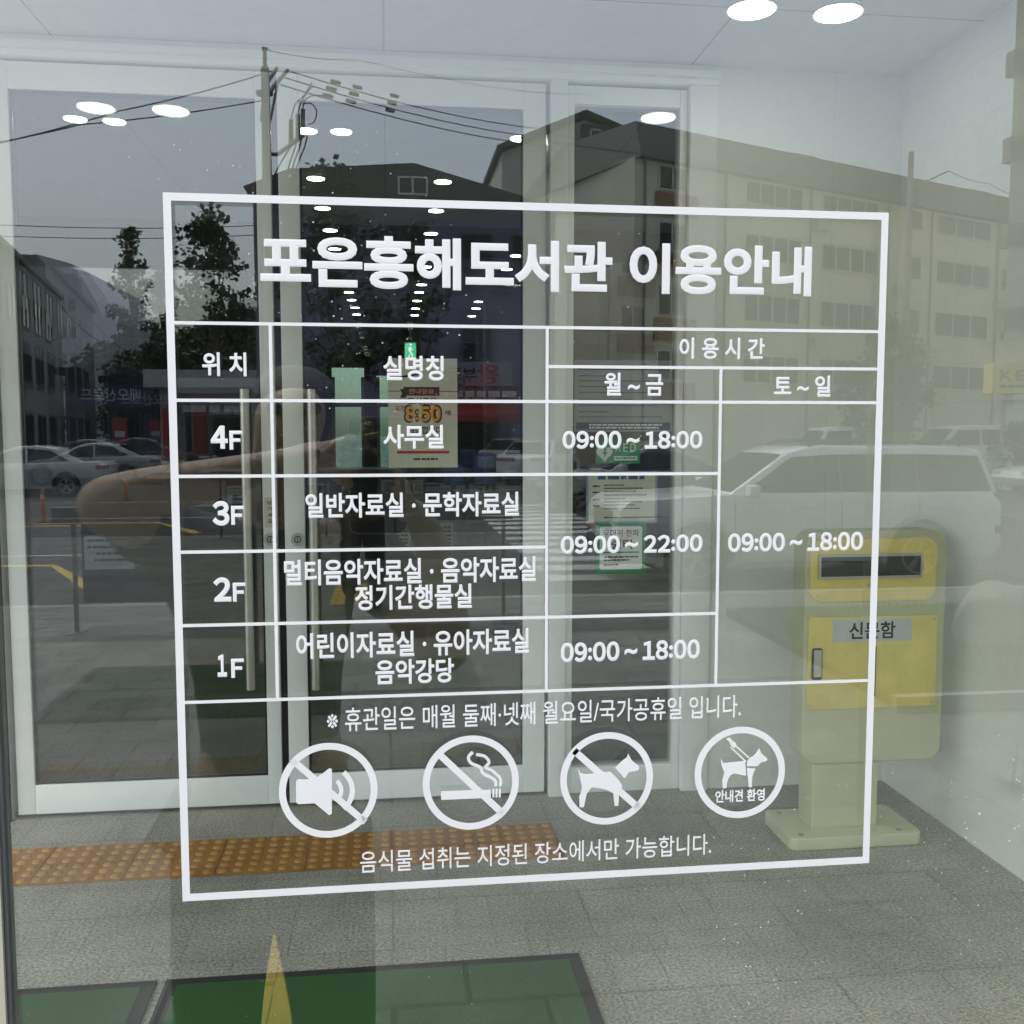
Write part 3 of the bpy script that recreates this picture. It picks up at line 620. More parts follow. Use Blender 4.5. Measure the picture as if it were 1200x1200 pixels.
m.prism([(p0.x - 8, p0.y - w_, RZ + .001), (p1.x, p1.y - w_, RZ + .001), (p1.x, p1.y + w_, RZ + .001), (p0.x - 8, p0.y + w_, RZ + .001)], (0, 0, .003))
m.prism([(p1.x, p1.y - w_, RZ + .001), (p2.x, p2.y - w_, RZ + .001), (p2.x - .15, p2.y + w_, RZ + .001), (p1.x, p1.y + w_, RZ + .001)], (0, 0, .003))
m.box(-40, xa - 1.5, -19.9, -20.05, RZ + .001, RZ + .004).box(xb + 1.5, 60, -19.9, -20.05, RZ + .001, RZ + .004)
struct(m.build('yellow_road_line', road_yellow))
struct(MB().box(-40, xa - 1.5, -15.0, -15.12, RZ + .001, RZ + .004).build('white_road_line', road_white))

# planted bed by the plaza
struct(MB().box(2.7, 12, -7.0, -4.25, .001, .06).build('lawn_bed', mat('lawn_soil', (.05, .07, .03), .95, 0, .4, 14, .8, 60)))
bk = MB().box(2.66, 12, -4.25, -4.19, .001, .09).build('bed_kerb', mat('pale_kerb', (.33, .33, .30), .8, 0, .1, 5)); struct(bk)
gm = MB()
for i in range(5000):
    x, y = random.uniform(2.72, 9), random.uniform(-6.95, -4.28); a = random.uniform(0, 6.28); h = random.uniform(.03, .09); w_ = random.uniform(.004, .008); d = V(math.cos(a), math.sin(a), 0)
    q = V(x, y, .06); gm.add([q - d * w_, q + d * w_, q + V(random.uniform(-.03, .03), random.uniform(-.03, .03), h)], [(0, 1, 2)])
g = gm.build('grass', mat('grass_blades', (.055, .10, .03), .7, 0, .4, 2)); tag(g, 'short green grass in the planted bed', 'grass', kind='stuff')
def rock(c, rx, ry, rz, seed, name, label, m):
    bm = bmesh.new(); bmesh.ops.create_icosphere(bm, subdivisions=4, radius=1); rr = random.Random(seed)
    dirs = [(V(rr.gauss(0, 1), rr.gauss(0, 1), rr.gauss(0, 1)).normalized(), rr.uniform(.72, .95)) for _ in range(14)]
    for v in bm.verts:
        for d, k in dirs:
            t = v.co.dot(d)
            if t > k: v.co -= d * (t - k)
        v.co = V(v.co.x * rx, v.co.y * ry, max(v.co.z * rz, -.25 * rz))
    me = bpy.data.meshes.new(name); bm.to_mesh(me); bm.free(); me.materials.append(m)
    o = bpy.data.objects.new(name, me); COL.objects.link(o); o.location = c; return tag(o, label, 'rock')
stone_m = mat('boulder_granite', (.36, .35, .29), .85, 0, .2, 4, .5, 25)
b0 = R(1165, 700, 5.6); rock((b0.x, b0.y, .12), .27, .22, .36, 3, 'boulder', 'pale rounded boulder in the planted bed mirrored beside the newspaper box', stone_m)

# ------------------------------------------------------------------ low sign wall with cut out letters, seen from behind
LY = 7.0
def rx(px, py, Y=LY): return R(px, py, Y)
a, b = rx(62, 600), rx(600, 600)
sw = thing('letter_sign', 'long dark low sign carrying cut out library name letters facing the street', 'sign', (0, -LY, 0))
zb0, zb1 = rx(330, 611).z, rx(330, 592).z
MB().box(a.x, b.x, -LY - .05, -LY + .05, zb0, zb1).build('beam', mat('sign_beam_charcoal', (.06, .065, .062), .5), sw, bevel=.006)
for px in (87, 205, 320, 470, 590):
    X = rx(px, 650).x; MB().box(X - .014, X + .014, -LY - .014, -LY + .014, .006, zb0 - .001).box(X - .06, X + .06, -LY - .14, -LY + .14, .001, .0055).build('leg', grey_met, sw)
for body, p0, p1 in (('포항시립', 140, 300), ('포은흥해도서관', 352, 586)):
    m = MB(); x0, x1 = rx(p0, 580).x, rx(p1, 580).x
    write(m, body, (x0, -LY - .012, zb1 + .003), UX, UZ, NY, x1 - x0, .165, .03, .012); m.build('cut_letters', ink, sw)
def board(name, px0, py0, px1, py1, m, label, Y=LY - .12):
    p, q = R(px0, (py0 + py1) / 2, Y), R(px1, (py0 + py1) / 2, Y); z1, z0 = R((px0 + px1) / 2, py0, Y).z, R((px0 + px1) / 2, py1, Y).z; z0 = max(z0, .02)
    t = thing(name, label, 'notice board', (p.x, -Y, z0)); MB().box(p.x, q.x, -Y - .02, -Y, z0, z1).build('panel', m, t)
    return t, (lambda fx, fz, d=.001: V(p.x + (q.x - p.x) * fx, -Y + d, z0 + (z1 - z0) * fz)), q.x - p.x, z1 - z0
def patch(P, fx0, fx1, fz0, fz1, m, name, t, d=.001, th=.002): return MB().prism([P(fx0, fz0, d), P(fx1, fz0, d), P(fx1, fz1, d), P(fx0, fz1, d)], PY * th).build(name, m, t)
t, P, w_, h_ = board('notice_board', 96, 612, 194, 706, mat('board_navy', (.035, .05, .10), .5), 'navy notice board with a pale poster hung below the low letter sign')
patch(P, .03, .62, .42, .84, mat('pale_blue_paper', (.68, .78, .80), .6), 'poster', t); patch(P, .62, .98, .45, .92, mat('pale_green_paper', (.36, .54, .42), .6), 'poster', t)
m = MB(); [scribble(m, P(.57, z, .004), MX, UZ, PY, w_ * k, h_ * .03, .001) for z, k in ((.76, .5), (.68, .5), (.6, .4), (.52, .45))]; m.build('print', ink, t)
t, P, w_, h_ = board('notice_board', 231, 612, 292, 716, mat('board_charcoal', (.06, .06, .065), .5), 'charcoal notice board with an orange topped portrait poster below the low letter sign')
patch(P, .08, .92, .80, .97, mat('board_orange', (.42, .16, .07), .6), 'orange_band', t); patch(P, .10, .90, .12, .78, mat('poster_slate', (.13, .15, .18), .6), 'poster', t)
m = MB(); m.cyl(P(.5, .52, .003), PY, w_ * .16, .002, 20); m.prism([P(.25, .14, .003), P(.75, .14, .003), P(.7, .34, .003), P(.5, .41, .003), P(.3, .34, .003)], PY * .002); m.build('portrait_outline', mat('portrait_pale', (.30, .28, .27), .6), t)
for i, (p0, p1) in enumerate(((440, 481), (492, 531))):
    t, P, w_, h_ = board('notice_board', p0, 613, p1, 642, mat('board_white', (.80, .80, .74), .6), ('small white notice board, left of the pair below the letter sign', 'small white notice board, right of the pair below the letter sign')[i])
    m = MB(); [scribble(m, P(.93, z, .002), MX, UZ, PY, w_ * .8, h_ * .07, .001) for z in (.78, .62, .46, .3, .16)]; m.build('print', mat('grey_print', (.2, .2, .2)), t)

# ------------------------------------------------------------------ vehicles
tyre_m = mat('tyre_rubber', (.018, .018, .019), .8); rim_m = mat('alloy_rim', (.42, .42, .43), .35, .8)
car_glass = mat('car_glass', (.012, .014, .016), .05, 0, .2, 2, spec=.4); head_m = mat('headlamp_lens', (.6, .6, .6), .15, .3); tail_m = mat('tail_lamp_red', (.35, .02, .03), .2)
trim_m = mat('black_trim', (.025, .025, .027), .6); amber_m = mat('amber_lens', (.75, .22, .02), .25)
def wheel(parent, x, y, r, w):
    s = 1 if y > 0 else -1; c = V(x, y, r)
    prof = [(r * .66, -w / 2), (r * .93, -w / 2), (r, -w * .32), (r, w * .32), (r * .93, w / 2), (r * .66, w / 2)]
    m = MB(); N = 28; k = []
    for j in range(N):
        a = 2 * math.pi * j / N
        for pr, pw in prof: k.append(c + V(math.cos(a) * pr, pw, math.sin(a) * pr))
    n = len(prof); fs = []
    for j in range(N):
        for i in range(n): fs.append((j * n + i, j * n + (i + 1) % n, ((j + 1) % N) * n + (i + 1) % n, ((j + 1) % N) * n + i))
    m.add(k, fs); ty = m.build('wheel', tyre_m, parent, True, smooth=40)
    m = MB().ring(c + V(0, s * w * .36, 0), UX, UZ, V(0, s, 0), r * .58, r * .66, w * .12, 28)
    m.cyl(c + V(0, s * w * .1, 0), (0, s, 0), r * .655, w * .05, 24, 1)
    m.cyl(c + V(0, s * w * .2, 0), (0, s, 0), r * .14, w * .28, 12)
    for j in range(5):
        a = 2 * math.pi * j / 5 + .3
        for da in (-.12, .12):
            d = V(math.cos(a + da), 0, math.sin(a + da)); t = V(-math.sin(a), 0, math.cos(a)) * r * .035; q = c + V(0, s * w * .36, 0)
            m.prism([q + d * r * .1 - t, q + d * r * .6 - t, q + d * r * .6 + t, q + d * r * .1 + t], V(0, s * w * .1, 0))
    m.build('rim', [rim_m, trim_m], ty, True)
def side(m, pts, wf, mi=0):
    """a closed side view swept across the car, half width a function of height"""
    n = len(pts); m.add([(x, -wf(z), z) for x, z in pts] + [(x, wf(z), z) for x, z in pts], [list(range(n)), [2 * n - 1 - i for i in range(n)]] + [(i, i + n, (i + 1) % n + n, (i + 1) % n) for i in range(n)], mi)
def car(name, label, cat, P, paint, group=None):
    t = thing(name, label, cat, (0, 0, 0), group)
    r, xf, xr, hw = P['r'], P['xf'], P['xr'], P['hw']; zb, zr_ = P['belt'], P['roof']; hr = P['hwr']
    arch = lambda xc: [(xc + (r * 1.2) * math.cos(Rd(q)), r + (r * 1.2) * math.sin(Rd(q))) for q in (-20, 0, 25, 50, 75, 90, 105, 130, 155, 180, 200)]
    low = list(P['top']) + [(xr - r * 1.25, P['sill'])] + arch(xr)[::-1] + [(xr + r * 1.25, P['sill']), (xf - r * 1.25, P['sill'])] + arch(xf)[::-1] + [(xf + r * 1.25, P['sill'])]
    wl_ = lambda z: hw - .05 * max(0, (z - .55) / .6) - .07 * max(0, (.5 - z) / .3)
    m = MB(); side(m, low, wl_); m.build('body', paint, t, True, bevel=.035)
    wu = lambda z: (wl_(zb) - .015) + (hr - wl_(zb)) * max(0, min(1, (z - zb) / (zr_ - zb)))
    m = MB(); side(m, P['cab'], wu); cab = m.build('cabin', paint, t, True, bevel=.03)
    for g in P['glass']:
        for s in (-1, 1): MB().prism([V(x, s * (wu(z) + .002), z) for x, z in g], V(0, s * .006, 0)).build('side_window', car_glass, cab, True)
    for nm, ((xa_, za), (xb_, zb_)) in (('windscreen', P['ws']), ('rear_window', P['rw'])):
        d = V(xb_ - xa_, 0, zb_ - za).normalized(); n = V(d.z, 0, -d.x); n = n if (n.x > 0) == (nm == 'windscreen') else -n
        q = [V(xa_, -wu(za) + .07, za), V(xa_, wu(za) - .07, za), V(xb_, wu(zb_) - .06, zb_), V(xb_, -wu(zb_) + .06, zb_)]
        MB().prism([v + n * .003 for v in q], n * .006).build(nm, car_glass, cab, True)
    for x in (xf, xr):
        for s in (-1, 1): wheel(t, x, s * (hw - .12), r, .22)
    m = MB(); m.box(xr - r, xf + r, -hw + .25, hw - .25, P['sill'] - .03, P['sill'] + .3); m.build('underbody', trim_m, t, True)
    for s in (-1, 1):
        for nm, (x0, x1, z0, z1, y0), mm in (('headlight', P['hl'], head_m), ('tail_light', P['tl'], tail_m)):
            MB().box(x0, x1, s * y0, s * (wl_(z0) + .004), z0, z1).build(nm, mm, t, True, bevel=.015)
        mx, mz = P['mir']
        MB().box(mx - .07, mx + .06, s * (wl_(zb)), s * (wl_(zb) + .2), mz - .06, mz + .09).build('wing_mirror', paint, t, True, bevel=.03)
        m = MB()
        for hx_ in P['hand']: m.box(hx_ - .1, hx_ + .1, s * (wl_(zb - .12) - .005), s * (wl_(zb - .12) + .02), zb - .14, zb - .115)
        m.build('door_handles', paint, t, True)
    return t
SUVP = dict(r=.37, xf=1.45, xr=-1.36, hw=.94, belt=1.12, roof=1.70, hwr=.74, sill=.30,
    top=[(2.36, .34), (2.42, .60), (2.40, .96), (2.28, 1.06), (1.02, 1.13), (-2.30, 1.13), (-2.42, 1.0), (-2.42, .48), (-2.32, .34)],
    cab=[(1.08, 1.11), (.32, 1.62), (.05, 1.69), (-1.9, 1.70), (-2.22, 1.64), (-2.40, 1.11)],
    glass=[[(.88, 1.15), (.26, 1.57), (-.34, 1.60), (-.34, 1.15)], [(-.352, 1.15), (-.352, 1.60), (-1.34, 1.60), (-1.34, 1.15)], [(-1.352, 1.15), (-1.352, 1.60), (-2.16, 1.58), (-2.30, 1.15)]],
    ws=((1.02, 1.15), (.36, 1.60)), rw=((-2.38, 1.17), (-2.25, 1.58)), hl=(2.18, 2.43, .78, .88, .55), tl=(-2.43, -2.34, .62, .72, .55), mir=(.82, 1.16), hand=(-.2, -1.2))
white_paint = mat('white_car_paint', (.84, .85, .84), .25, 0, .02, 2, coat=.6); grey_paint = mat('grey_car_paint', (.34, .35, .35), .28, .4, .03, 2, coat=.6)
dark_paint = mat('dark_car_paint', (.06, .06, .075), .25, .3, .03, 2, coat=.6); silver_paint = mat('silver_car_paint', (.5, .51, .51), .3, .3, .03, 2, coat=.6)
suv = car('parked_suv', 'large white boxy SUV with roof rails mirrored behind the weekend hours column', 'SUV', SUVP, white_paint)
for s in (-1, 1):
    m = MB().tube([(.0, s * .68, 1.70), (-.1, s * .68, 1.75), (-1.85, s * .68, 1.755), (-1.98, s * .68, 1.71)], .022, 8); m.build('roof_rail', trim_m, suv, True, smooth=40)
    m = MB()
    for xc in (1.45, -1.36):
        pts = [(xc + .445 * math.cos(Rd(q)), .37 + .445 * math.sin(Rd(q))) for q in range(-10, 191, 20)]; po = [(xc + .53 * math.cos(Rd(q)), .37 + .50 * math.sin(Rd(q))) for q in range(-10, 191, 20)]
        for i in range(len(pts) - 1): m.prism([V(x, s * .925, z) for x, z in (pts[i], pts[i + 1], po[i + 1], po[i])], V(0, s * .03, 0))
    m.build('arch_trim', mat('grey_white_trim', (.5, .51, .5), .5), suv, True)
    MB().box(2.30, 2.44, s * .80, s * .93, .58, .64).build('indicator', amber_m, suv, True)
MB().box(2.38, 2.46, -.9, .9, .33, .52).build('bumper', trim_m, suv, True, bevel=.03)
MB().box(2.40, 2.435, -.5, .5, .66, .92).build('grille', trim_m, suv, True, bevel=.02)
for s in (-1, 1):
    m = MB()
    for x_ in (1.0, -.345, -1.345): m.prism([V(x_ - .006, s * .90, .46), V(x_ - .006, s * .942, .46), V(x_ - .006, s * .942, .56), V(x_ - .006, s * .902, 1.04), V(x_ - .006, s * .87, 1.04)], (.012, 0, 0))
    m.build('door_seams', trim_m, suv, True)
MB().box(2.43, 2.445, -.26, .26, .52, .63).build('number_plate', paper, suv, True)
suv.location = (5.12, -11.7, RZ); suv.rotation_euler = (0, 0, math.pi)
SEDP = dict(r=.33, xf=1.42, xr=-1.40, hw=.91, belt=.94, roof=1.46, hwr=.66, sill=.24,
    top=[(2.30, .30), (2.40, .50), (2.32, .68), (1.9, .80), (1.05, .93), (-1.7, .97), (-2.25, 1.0), (-2.40, .88), (-2.36, .45), (-2.28, .32)],
    cab=[(1.12, .91), (.35, 1.30), (-.05, 1.44), (-.55, 1.46), (-1.05, 1.38), (-1.95, .97)],
    glass=[[(.78, .97), (.22, 1.29), (-.26, 1.38), (-.30, .97)], [(-.37, .97), (-.33, 1.38), (-.95, 1.32), (-1.5, 1.02)]],
    ws=((1.05, .95), (.30, 1.33)), rw=((-1.88, 1.01), (-1.12, 1.36)), hl=(2.0, 2.37, .60, .72, .5), tl=(-2.41, -2.2, .78, .90, .25), mir=(.75, .98), hand=(-.15, -1.15))
sed = car('sedan', 'silver grey sedan with red tail lights mirrored at the left edge of the glass', 'car', SEDP, silver_paint)
p = Rg(78, 583, RZ); sed.location = (p.x - 1.40, p.y - .9, RZ); sed.rotation_euler = (0, 0, math.pi)
sed2 = car('sedan', 'dark grey sedan mirrored beyond the silver sedan at the left of the glass', 'car', SEDP, dark_paint)
p = Rg(128, 572, RZ); sed2.location = (R(128, 560, 34.5).x, -34.5, -.27); sed2.rotation_euler = (0, 0, Rd(4))
sed3 = car('sedan', 'dark sedan with spoked wheels mirrored behind the weekday hours', 'car', SEDP, dark_paint)
p = Rg(676, 600, RZ); sed3.location = (p.x + 1.42, p.y - .8, RZ); sed3.rotation_euler = (0, 0, math.pi)
sed4 = car('sedan', 'small white car mirrored beside the right door stile beyond the crosswalk', 'car', SEDP, white_paint)
sed4.location = (R(640, 560, 31.4).x, -32.6, -.27); sed4.rotation_euler = (0, 0, Rd(-68))
VANP = dict(r=.34, xf=1.55, xr=-1.35, hw=.92, belt=1.2, roof=1.95, hwr=.80, sill=.28,
    top=[(2.35, .34), (2.42, .6), (2.38, .95), (2.20, 1.18), (1.7, 1.22), (-2.42, 1.22), (-2.46, .5), (-2.36, .34)],
    cab=[(2.12, 1.2), (1.55, 1.82), (1.2, 1.94), (-2.2, 1.95), (-2.40, 1.85), (-2.44, 1.2)],
    glass=[[(1.85, 1.24), (1.42, 1.75), (.62, 1.78), (.6, 1.24)], [(.5, 1.24), (.52, 1.78), (-.8, 1.78), (-.82, 1.24)], [(-.92, 1.24), (-.9, 1.78), (-2.2, 1.76), (-2.26, 1.24)]],
    ws=((2.08, 1.24), (1.58, 1.80)), rw=((-2.43, 1.26), (-2.38, 1.78)), hl=(2.2, 2.43, .75, .92, .55), tl=(-2.47, -2.4, .8, 1.1, .7), mir=(1.75, 1.3), hand=(.75, -.3))
van = car('van', 'white van mirrored beyond the rear of the large white SUV', 'van', VANP, white_paint)
van.location = (R(1150, 540, 33).x, -33, -.27); van.rotation_euler = (0, 0, math.pi)
TRP = dict(VANP); TRP['top'] = [(2.35, .34), (2.42, .6), (2.40, .95), (2.36, 1.12), (1.7, 1.15), (.75, 1.15), (.7, .62), (-2.46, .60), (-2.46, .45), (-2.36, .36)]; TRP['belt'] = 1.12
TRP['cab'] = [(2.36, 1.10), (2.02, 1.78), (1.8, 1.88), (1.0, 1.89), (.85, 1.8), (.80, 1.10)]; TRP['glass'] = [[(2.16, 1.16), (1.92, 1.72), (1.05, 1.74), (1.02, 1.16)]]
TRP['ws'] = ((2.33, 1.16), (2.05, 1.74)); TRP['rw'] = ((.795, 1.2), (.84, 1.7)); TRP['tl'] = (-2.47, -2.42, .46, .56, .5); TRP['hand'] = (1.1,); TRP['mir'] = (2.2, 1.25)
trk = car('pickup_truck', 'small white cab over pickup truck mirrored above the roof of the large SUV', 'truck', TRP, white_paint)
m = MB(); m.box(-2.44, .66, -.86, .86, .66, .74).box(-2.44, .66, -.86, -.82, .74, 1.1).box(-2.44, .66, .82, .86, .74, 1.1).box(-2.44, -2.40, -.82, .82, .74, 1.1).box(.62, .66, -.82, .82, .74, 1.45)
m.build('cargo_bed', mat('bed_blue', (.10, .16, .30), .5), trk, True)
trk.location = (R(1040, 520, 34).x - .5, -34.5, -.27); trk.rotation_euler = (0, 0, math.pi)
hat = car('sedan', 'white car cut by the right edge of the glass below the yellow shop sign', 'car', SEDP, white_paint)
hat.location = (R(1190, 560, 26.2).x + 2.4, -26.5, RZ); hat.rotation_euler = (0, 0, math.pi)
dp_ = thing('delineator_post', 'short orange road delineator post mirrored near the silver sedan', 'bollard', Rg(51, 613, RZ))
m = MB(); m.cyl((0, 0, 0), (0, 0, 1), .12, .03, 16).build('foot', black, dp_, True); MB().tube([(0, 0, .03), (0, 0, .7)], [.045, .038], 12).build('post', mat('delineator_orange', (.6, .13, .03), .5), dp_, True, smooth=40)
MB().tube([(0, 0, .5), (0, 0, .58)], .0435, 12).build('reflective_band', road_white, dp_, True)

# ------------------------------------------------------------------ buildings
def hit(px, A, B):                                  # where the vertical plane through A and B is mirrored at column px (fraction of AB)
    d = ray(px, 504); ax, ay, bx, by = A.x, -A.y, B.x, -B.y; ux, uy = bx - ax, by - ay
    den = d.x * uy - d.y * ux; s = ((ax - EYE.x) * uy - (ay - EYE.y) * ux) / den
    ix, iy = EYE.x + d.x * s, EYE.y + d.y * s; return ((ix - ax) * ux + (iy - ay) * uy) / (ux * ux + uy * uy)
frame_white = mat('window_frame_white', (.70, .70, .67), .4); frame_dark = mat('window_frame_dark', (.08, .08, .08), .4)
def win(root, O, u, n, s0, s1, z0, z1, panes=2, fm=None, t=.06, name='window'):
    m = MB(); u, n, O = V(*u), V(*n), V(*O); f = .06
    def bx(a0, a1, b0, b1, d0, d1): m.prism([O + u * a0 + UZ * b0 + n * d0, O + u * a1 + UZ * b0 + n * d0, O + u * a1 + UZ * b1 + n * d0, O + u * a0 + UZ * b1 + n * d0], n * (d1 - d0))
    bx(s0, s1, z1 - f, z1, .002, t); bx(s0, s1, z0, z0 + f, .002, t + .03); bx(s0, s0 + f, z0 + f, z1 - f, .002, t); bx(s1 - f, s1, z0 + f, z1 - f, .002, t)
    for i in range(1, panes): c = s0 + (s1 - s0) * i / panes; bx(c - .04, c + .04, z0 + f, z1 - f, .002, t - .005)
    w = m.build(name, fm or frame_white, root); m = MB(); bx(s0 + f, s1 - f, z0 + f, z1 - f, .003, .02); m.build('pane', win_glass, w); return w
def roofmat(): return mat('roof_dark_green', (.030, .036, .030), .75, 0, .15, 2)
# long apartment block
apt_m = mat('apartment_render', (.74, .71, .58), .85, 0, .06, .8); apt_side = mat('apartment_end_render', (.70, .65, .52), .85, 0, .06, .8)
C0, CL_, CR = R(742, 504, 39.3), R(672, 504, 43), R(1215, 504, 51); G0 = -.44
for q in (C0, CL_, CR): q.z = G0
ap = thing('apartment_building', 'long beige four storey apartment block with dark roof mirrored at right', 'building', C0)
u = (CR - C0); Lf = u.length; u.normalize(); n = V(-u.y, u.x, 0); n = n if n.y > 0 else -n
BK = -n * 9
ZE, ZT = 12.4, 14.15
zl = R(672, 213, 43).z
endu = (CL_ - C0)
m = MB(); m.prism([C0, CR, CR + BK, C0 + BK + endu * .3], (0, 0, ZE - G0)); m.build('front_wall', apt_m, ap)
e0 = V(0, 0, 0)
wn_ = V(endu.y, -endu.x, 0).normalized(); wn_ = wn_ if wn_.y > 0 else -wn_
m = MB(); m.prism([C0 + wn_ * .05, CL_ + wn_ * .05, CL_ + wn_ * .05 + V(0, 0, zl - G0), C0 + wn_ * .05 + V(0, 0, ZE - G0)], -wn_ * .6); m.build('end_wall', apt_side, ap)
m = MB(); T0 = R(745, 133, 41.5); T0.z = R(745, 133, 41.5).z
o_ = n * .35
vs = [C0 + o_ + V(0, 0, ZE - G0 - .05), CR + o_ + V(0, 0, ZE - G0 - .05), CR + BK - o_ + V(0, 0, ZE - G0 - .05), CL_ + V(-.3, 0, zl - G0 - .1), CL_ + BK * .5 + V(0, 0, zl - G0)]
a = C0 - n * 1.1; b_ = CR - n * 1.1
vt = [V(T0.x, T0.y, T0.z - .3), b_ + V(0, 0, ZT - G0), CR + BK + n * 1.1 + V(0, 0, ZT - G0), V(T0.x, T0.y, T0.z) + BK * .6]
m.add(vs + vt, [(0, 1, 6, 5), (1, 2, 7, 6), (5, 6, 7, 8), (0, 5, 3), (3, 5, 8, 4), (4, 8, 7, 2), (0, 3, 4, 2, 1)]); rf = m.build('roof', roofmat(), ap)
m = MB()
for px in (965, 1172):
    s = hit(px, C0, CR) * Lf; q = C0 + u * s - n * 2.2; m.prism([q + V(0, 0, ZT - G0 - .02), q + u * 1.5 + V(0, 0, ZT - G0 - .02), q + u * 1.5 - n * 1.5 + V(0, 0, ZT - G0 - .02), q - n * 1.5 + V(0, 0, ZT - G0 - .02)], (0, 0, .5))
    m.build('chimney', mat('roof_box', (.10, .10, .09), .8), rf); m = MB()
brown = mat('balcony_brown', (.22, .075, .03), .7)
ROWS = [3.55, 6.2, 8.85, 11.25]
for z in ROWS:
    for p0, p1, k in ((768, 800, 2), (868, 934, 4), (957, 1022, 4), (1055, 1073, 1), (1090, 1152, 3), (1166, 1182, 1)):
        s0, s1 = hit(p0, C0, CR) * Lf, hit(p1, C0, CR) * Lf
        win(ap, C0 - V(0, 0, G0), u, n, s0, s1, z, z + (1.25 if z < 11 else 1.0), k)
    s0, s1 = hit(764, C0, CR) * Lf, hit(812, C0, CR) * Lf
    m = MB(); q = C0 - V(0, 0, G0) + n * .002; m.prism([q + u * s0 + UZ * (z - 1.0), q + u * s1 + UZ * (z - 1.0), q + u * s1 + UZ * (z - .1), q + u * s0 + UZ * (z - .1)], n * .12); m.build('balcony_panel', brown, ap)
for px in (752, 845, 943, 1033, 1083, 1160):
    q = C0 + u * hit(px, C0, CR) * Lf + n * .08; MB().tube([q, q + V(0, 0, ZE - G0)], .055, 6).build('downpipe', mat('pipe_grey', (.22, .22, .2), .6), ap)
m = MB(); q = C0 + n * .002
for z in ROWS: m.prism([q + UZ * (z - 1.3 - G0), q + u * Lf + UZ * (z - 1.3 - G0), q + u * Lf + UZ * (z - 1.22 - G0), q + UZ * (z - 1.22 - G0)], n * .03)
m.build('string_course', apt_side, ap)
for px, z in ((945, 5.2), (1040, 7.9), (850, 7.8), (1080, 5.1), (1157, 7.8), (945, 10.5)):
    q = C0 + u * (hit(px, C0, CR) * Lf) + V(0, 0, z - G0) + n * .04; m = MB(); m.prism([q, q + u * .8, q + u * .8 + UZ * .55, q + UZ * .55], n * .35); m.build('air_conditioner', mat('aircon_white', (.5, .5, .48), .6), ap, bevel=.02)
# gabled block behind
A0, A1 = R(588, 504, 47.5), R(790, 504, 47.5)
gb = thing('apartment_building', 'pale gabled apartment building with dark roof mirrored right of centre, behind', 'building', V(A0.x, A0.y, G0))
zz = lambda py, Y=47.5, px=680: R(px, py, Y).z
xm = R(683, 504, 47.5).x; za_, ze_ = zz(140), zz(182)
m = MB(); m.prism([V(A0.x, A0.y, G0), V(A1.x, A0.y, G0), V(A1.x, A0.y, ze_), V(xm, A0.y, za_), V(A0.x, A0.y, ze_)], (0, -11, 0)); m.build('wall', mat('gable_render', (.62, .60, .53), .85), gb)
m = MB()
for sx, ex in ((xm, A0.x - .25), (xm, A1.x + .25)): m.prism([V(sx, A0.y + .4, zz(131)), V(ex, A0.y + .4, zz(176)), V(ex, A0.y + .4, zz(176) - .25), V(sx, A0.y + .4, zz(131) - .25)], (0, -11.8, 0))
rf = m.build('roof', roofmat(), gb)
s0 = R(688, 504, 47.1).x
dm_ = MB().box(s0 - .4, s0 + .9, A0.y + .3, A0.y + .7, zz(179), zz(150)).build('dormer', mat('dormer_dark', (.05, .055, .05), .7), rf)
win(gb, (s0, A0.y + .7, 0), UX, PY, 0, .5, zz(175), zz(156), 1)
# mauve building in the middle
MY = 33.0
M0, M1 = R(302, 504, MY), R(650, 504, MY)
mv = thing('mauve_building', 'mauve rendered building with dark gabled roof and red shop awning mirrored at centre', 'building', V(M0.x, M0.y, G0))
mz = lambda py, px=480: R(px, py, MY).z
mauve = mat('mauve_render', (.20, .17, .25), .85, 0, .08, .7); dgable = mat('dark_gable_cladding', (.045, .05, .045), .8, 0, .12, 2)
MB().box(M0.x, M1.x, M0.y - 11, M0.y, G0, mz(236)).build('wall', mauve, mv)
xr_ = R(485, 193, MY).x; xl_, xq = R(286, 222, MY).x, R(655, 240, MY).x
m = MB(); m.prism([V(xl_, M0.y + .25, mz(226)), V(xl_ + .6, M0.y + .25, mz(238)), V(M1.x, M0.y + .25, mz(240)), V(xq, M0.y + .25, mz(240)), V(xr_, M0.y + .25, mz(193)), V(R(340, 203, MY).x, M0.y + .25, mz(204))], (0, -11.4, 0)); rf = m.build('roof', dgable, mv)
win(mv, (0, M0.y + .25, 0), UX, PY, R(466, 220, MY).x, R(501, 220, MY).x, mz(231), mz(209), 2)
for p0, y0, p1, y1 in ((541, 272, 577, 312), (456, 264, 480, 296), (541, 382, 577, 421), (456, 372, 480, 405), (600, 272, 630, 312)): win(mv, (0, M0.y, 0), UX, PY, R(p0, y0, MY).x, R(p1, y0, MY).x, mz(y1), mz(y0), 2, frame_dark)
sb0, sb1 = R(500, 437, MY).x, R(600, 437, MY).x
sb = MB().box(sb0, sb1, M0.y + .01, M0.y + .16, mz(452), mz(424)).build('shop_sign', mat('shop_sign_grey', (.30, .28, .33), .6), mv)
q1, q0 = R(588, 437, MY).x, R(560, 437, MY).x
m = MB(); write(m, '왕', (q1 - .1, M0.y + .162, mz(450)), MX, UZ, PY, .75, mz(426) - mz(450), .03, .006); m.build('red_lettering', red_print, sb)
m = MB(); write(m, '부동산', (q0 - .05, M0.y + .162, mz(448)), MX, UZ, PY, 1.55, mz(430) - mz(448), .02, .006); m.build('dark_lettering', ink, sb)
aw0, aw1 = R(500, 480, MY).x, R(604, 480, MY).x
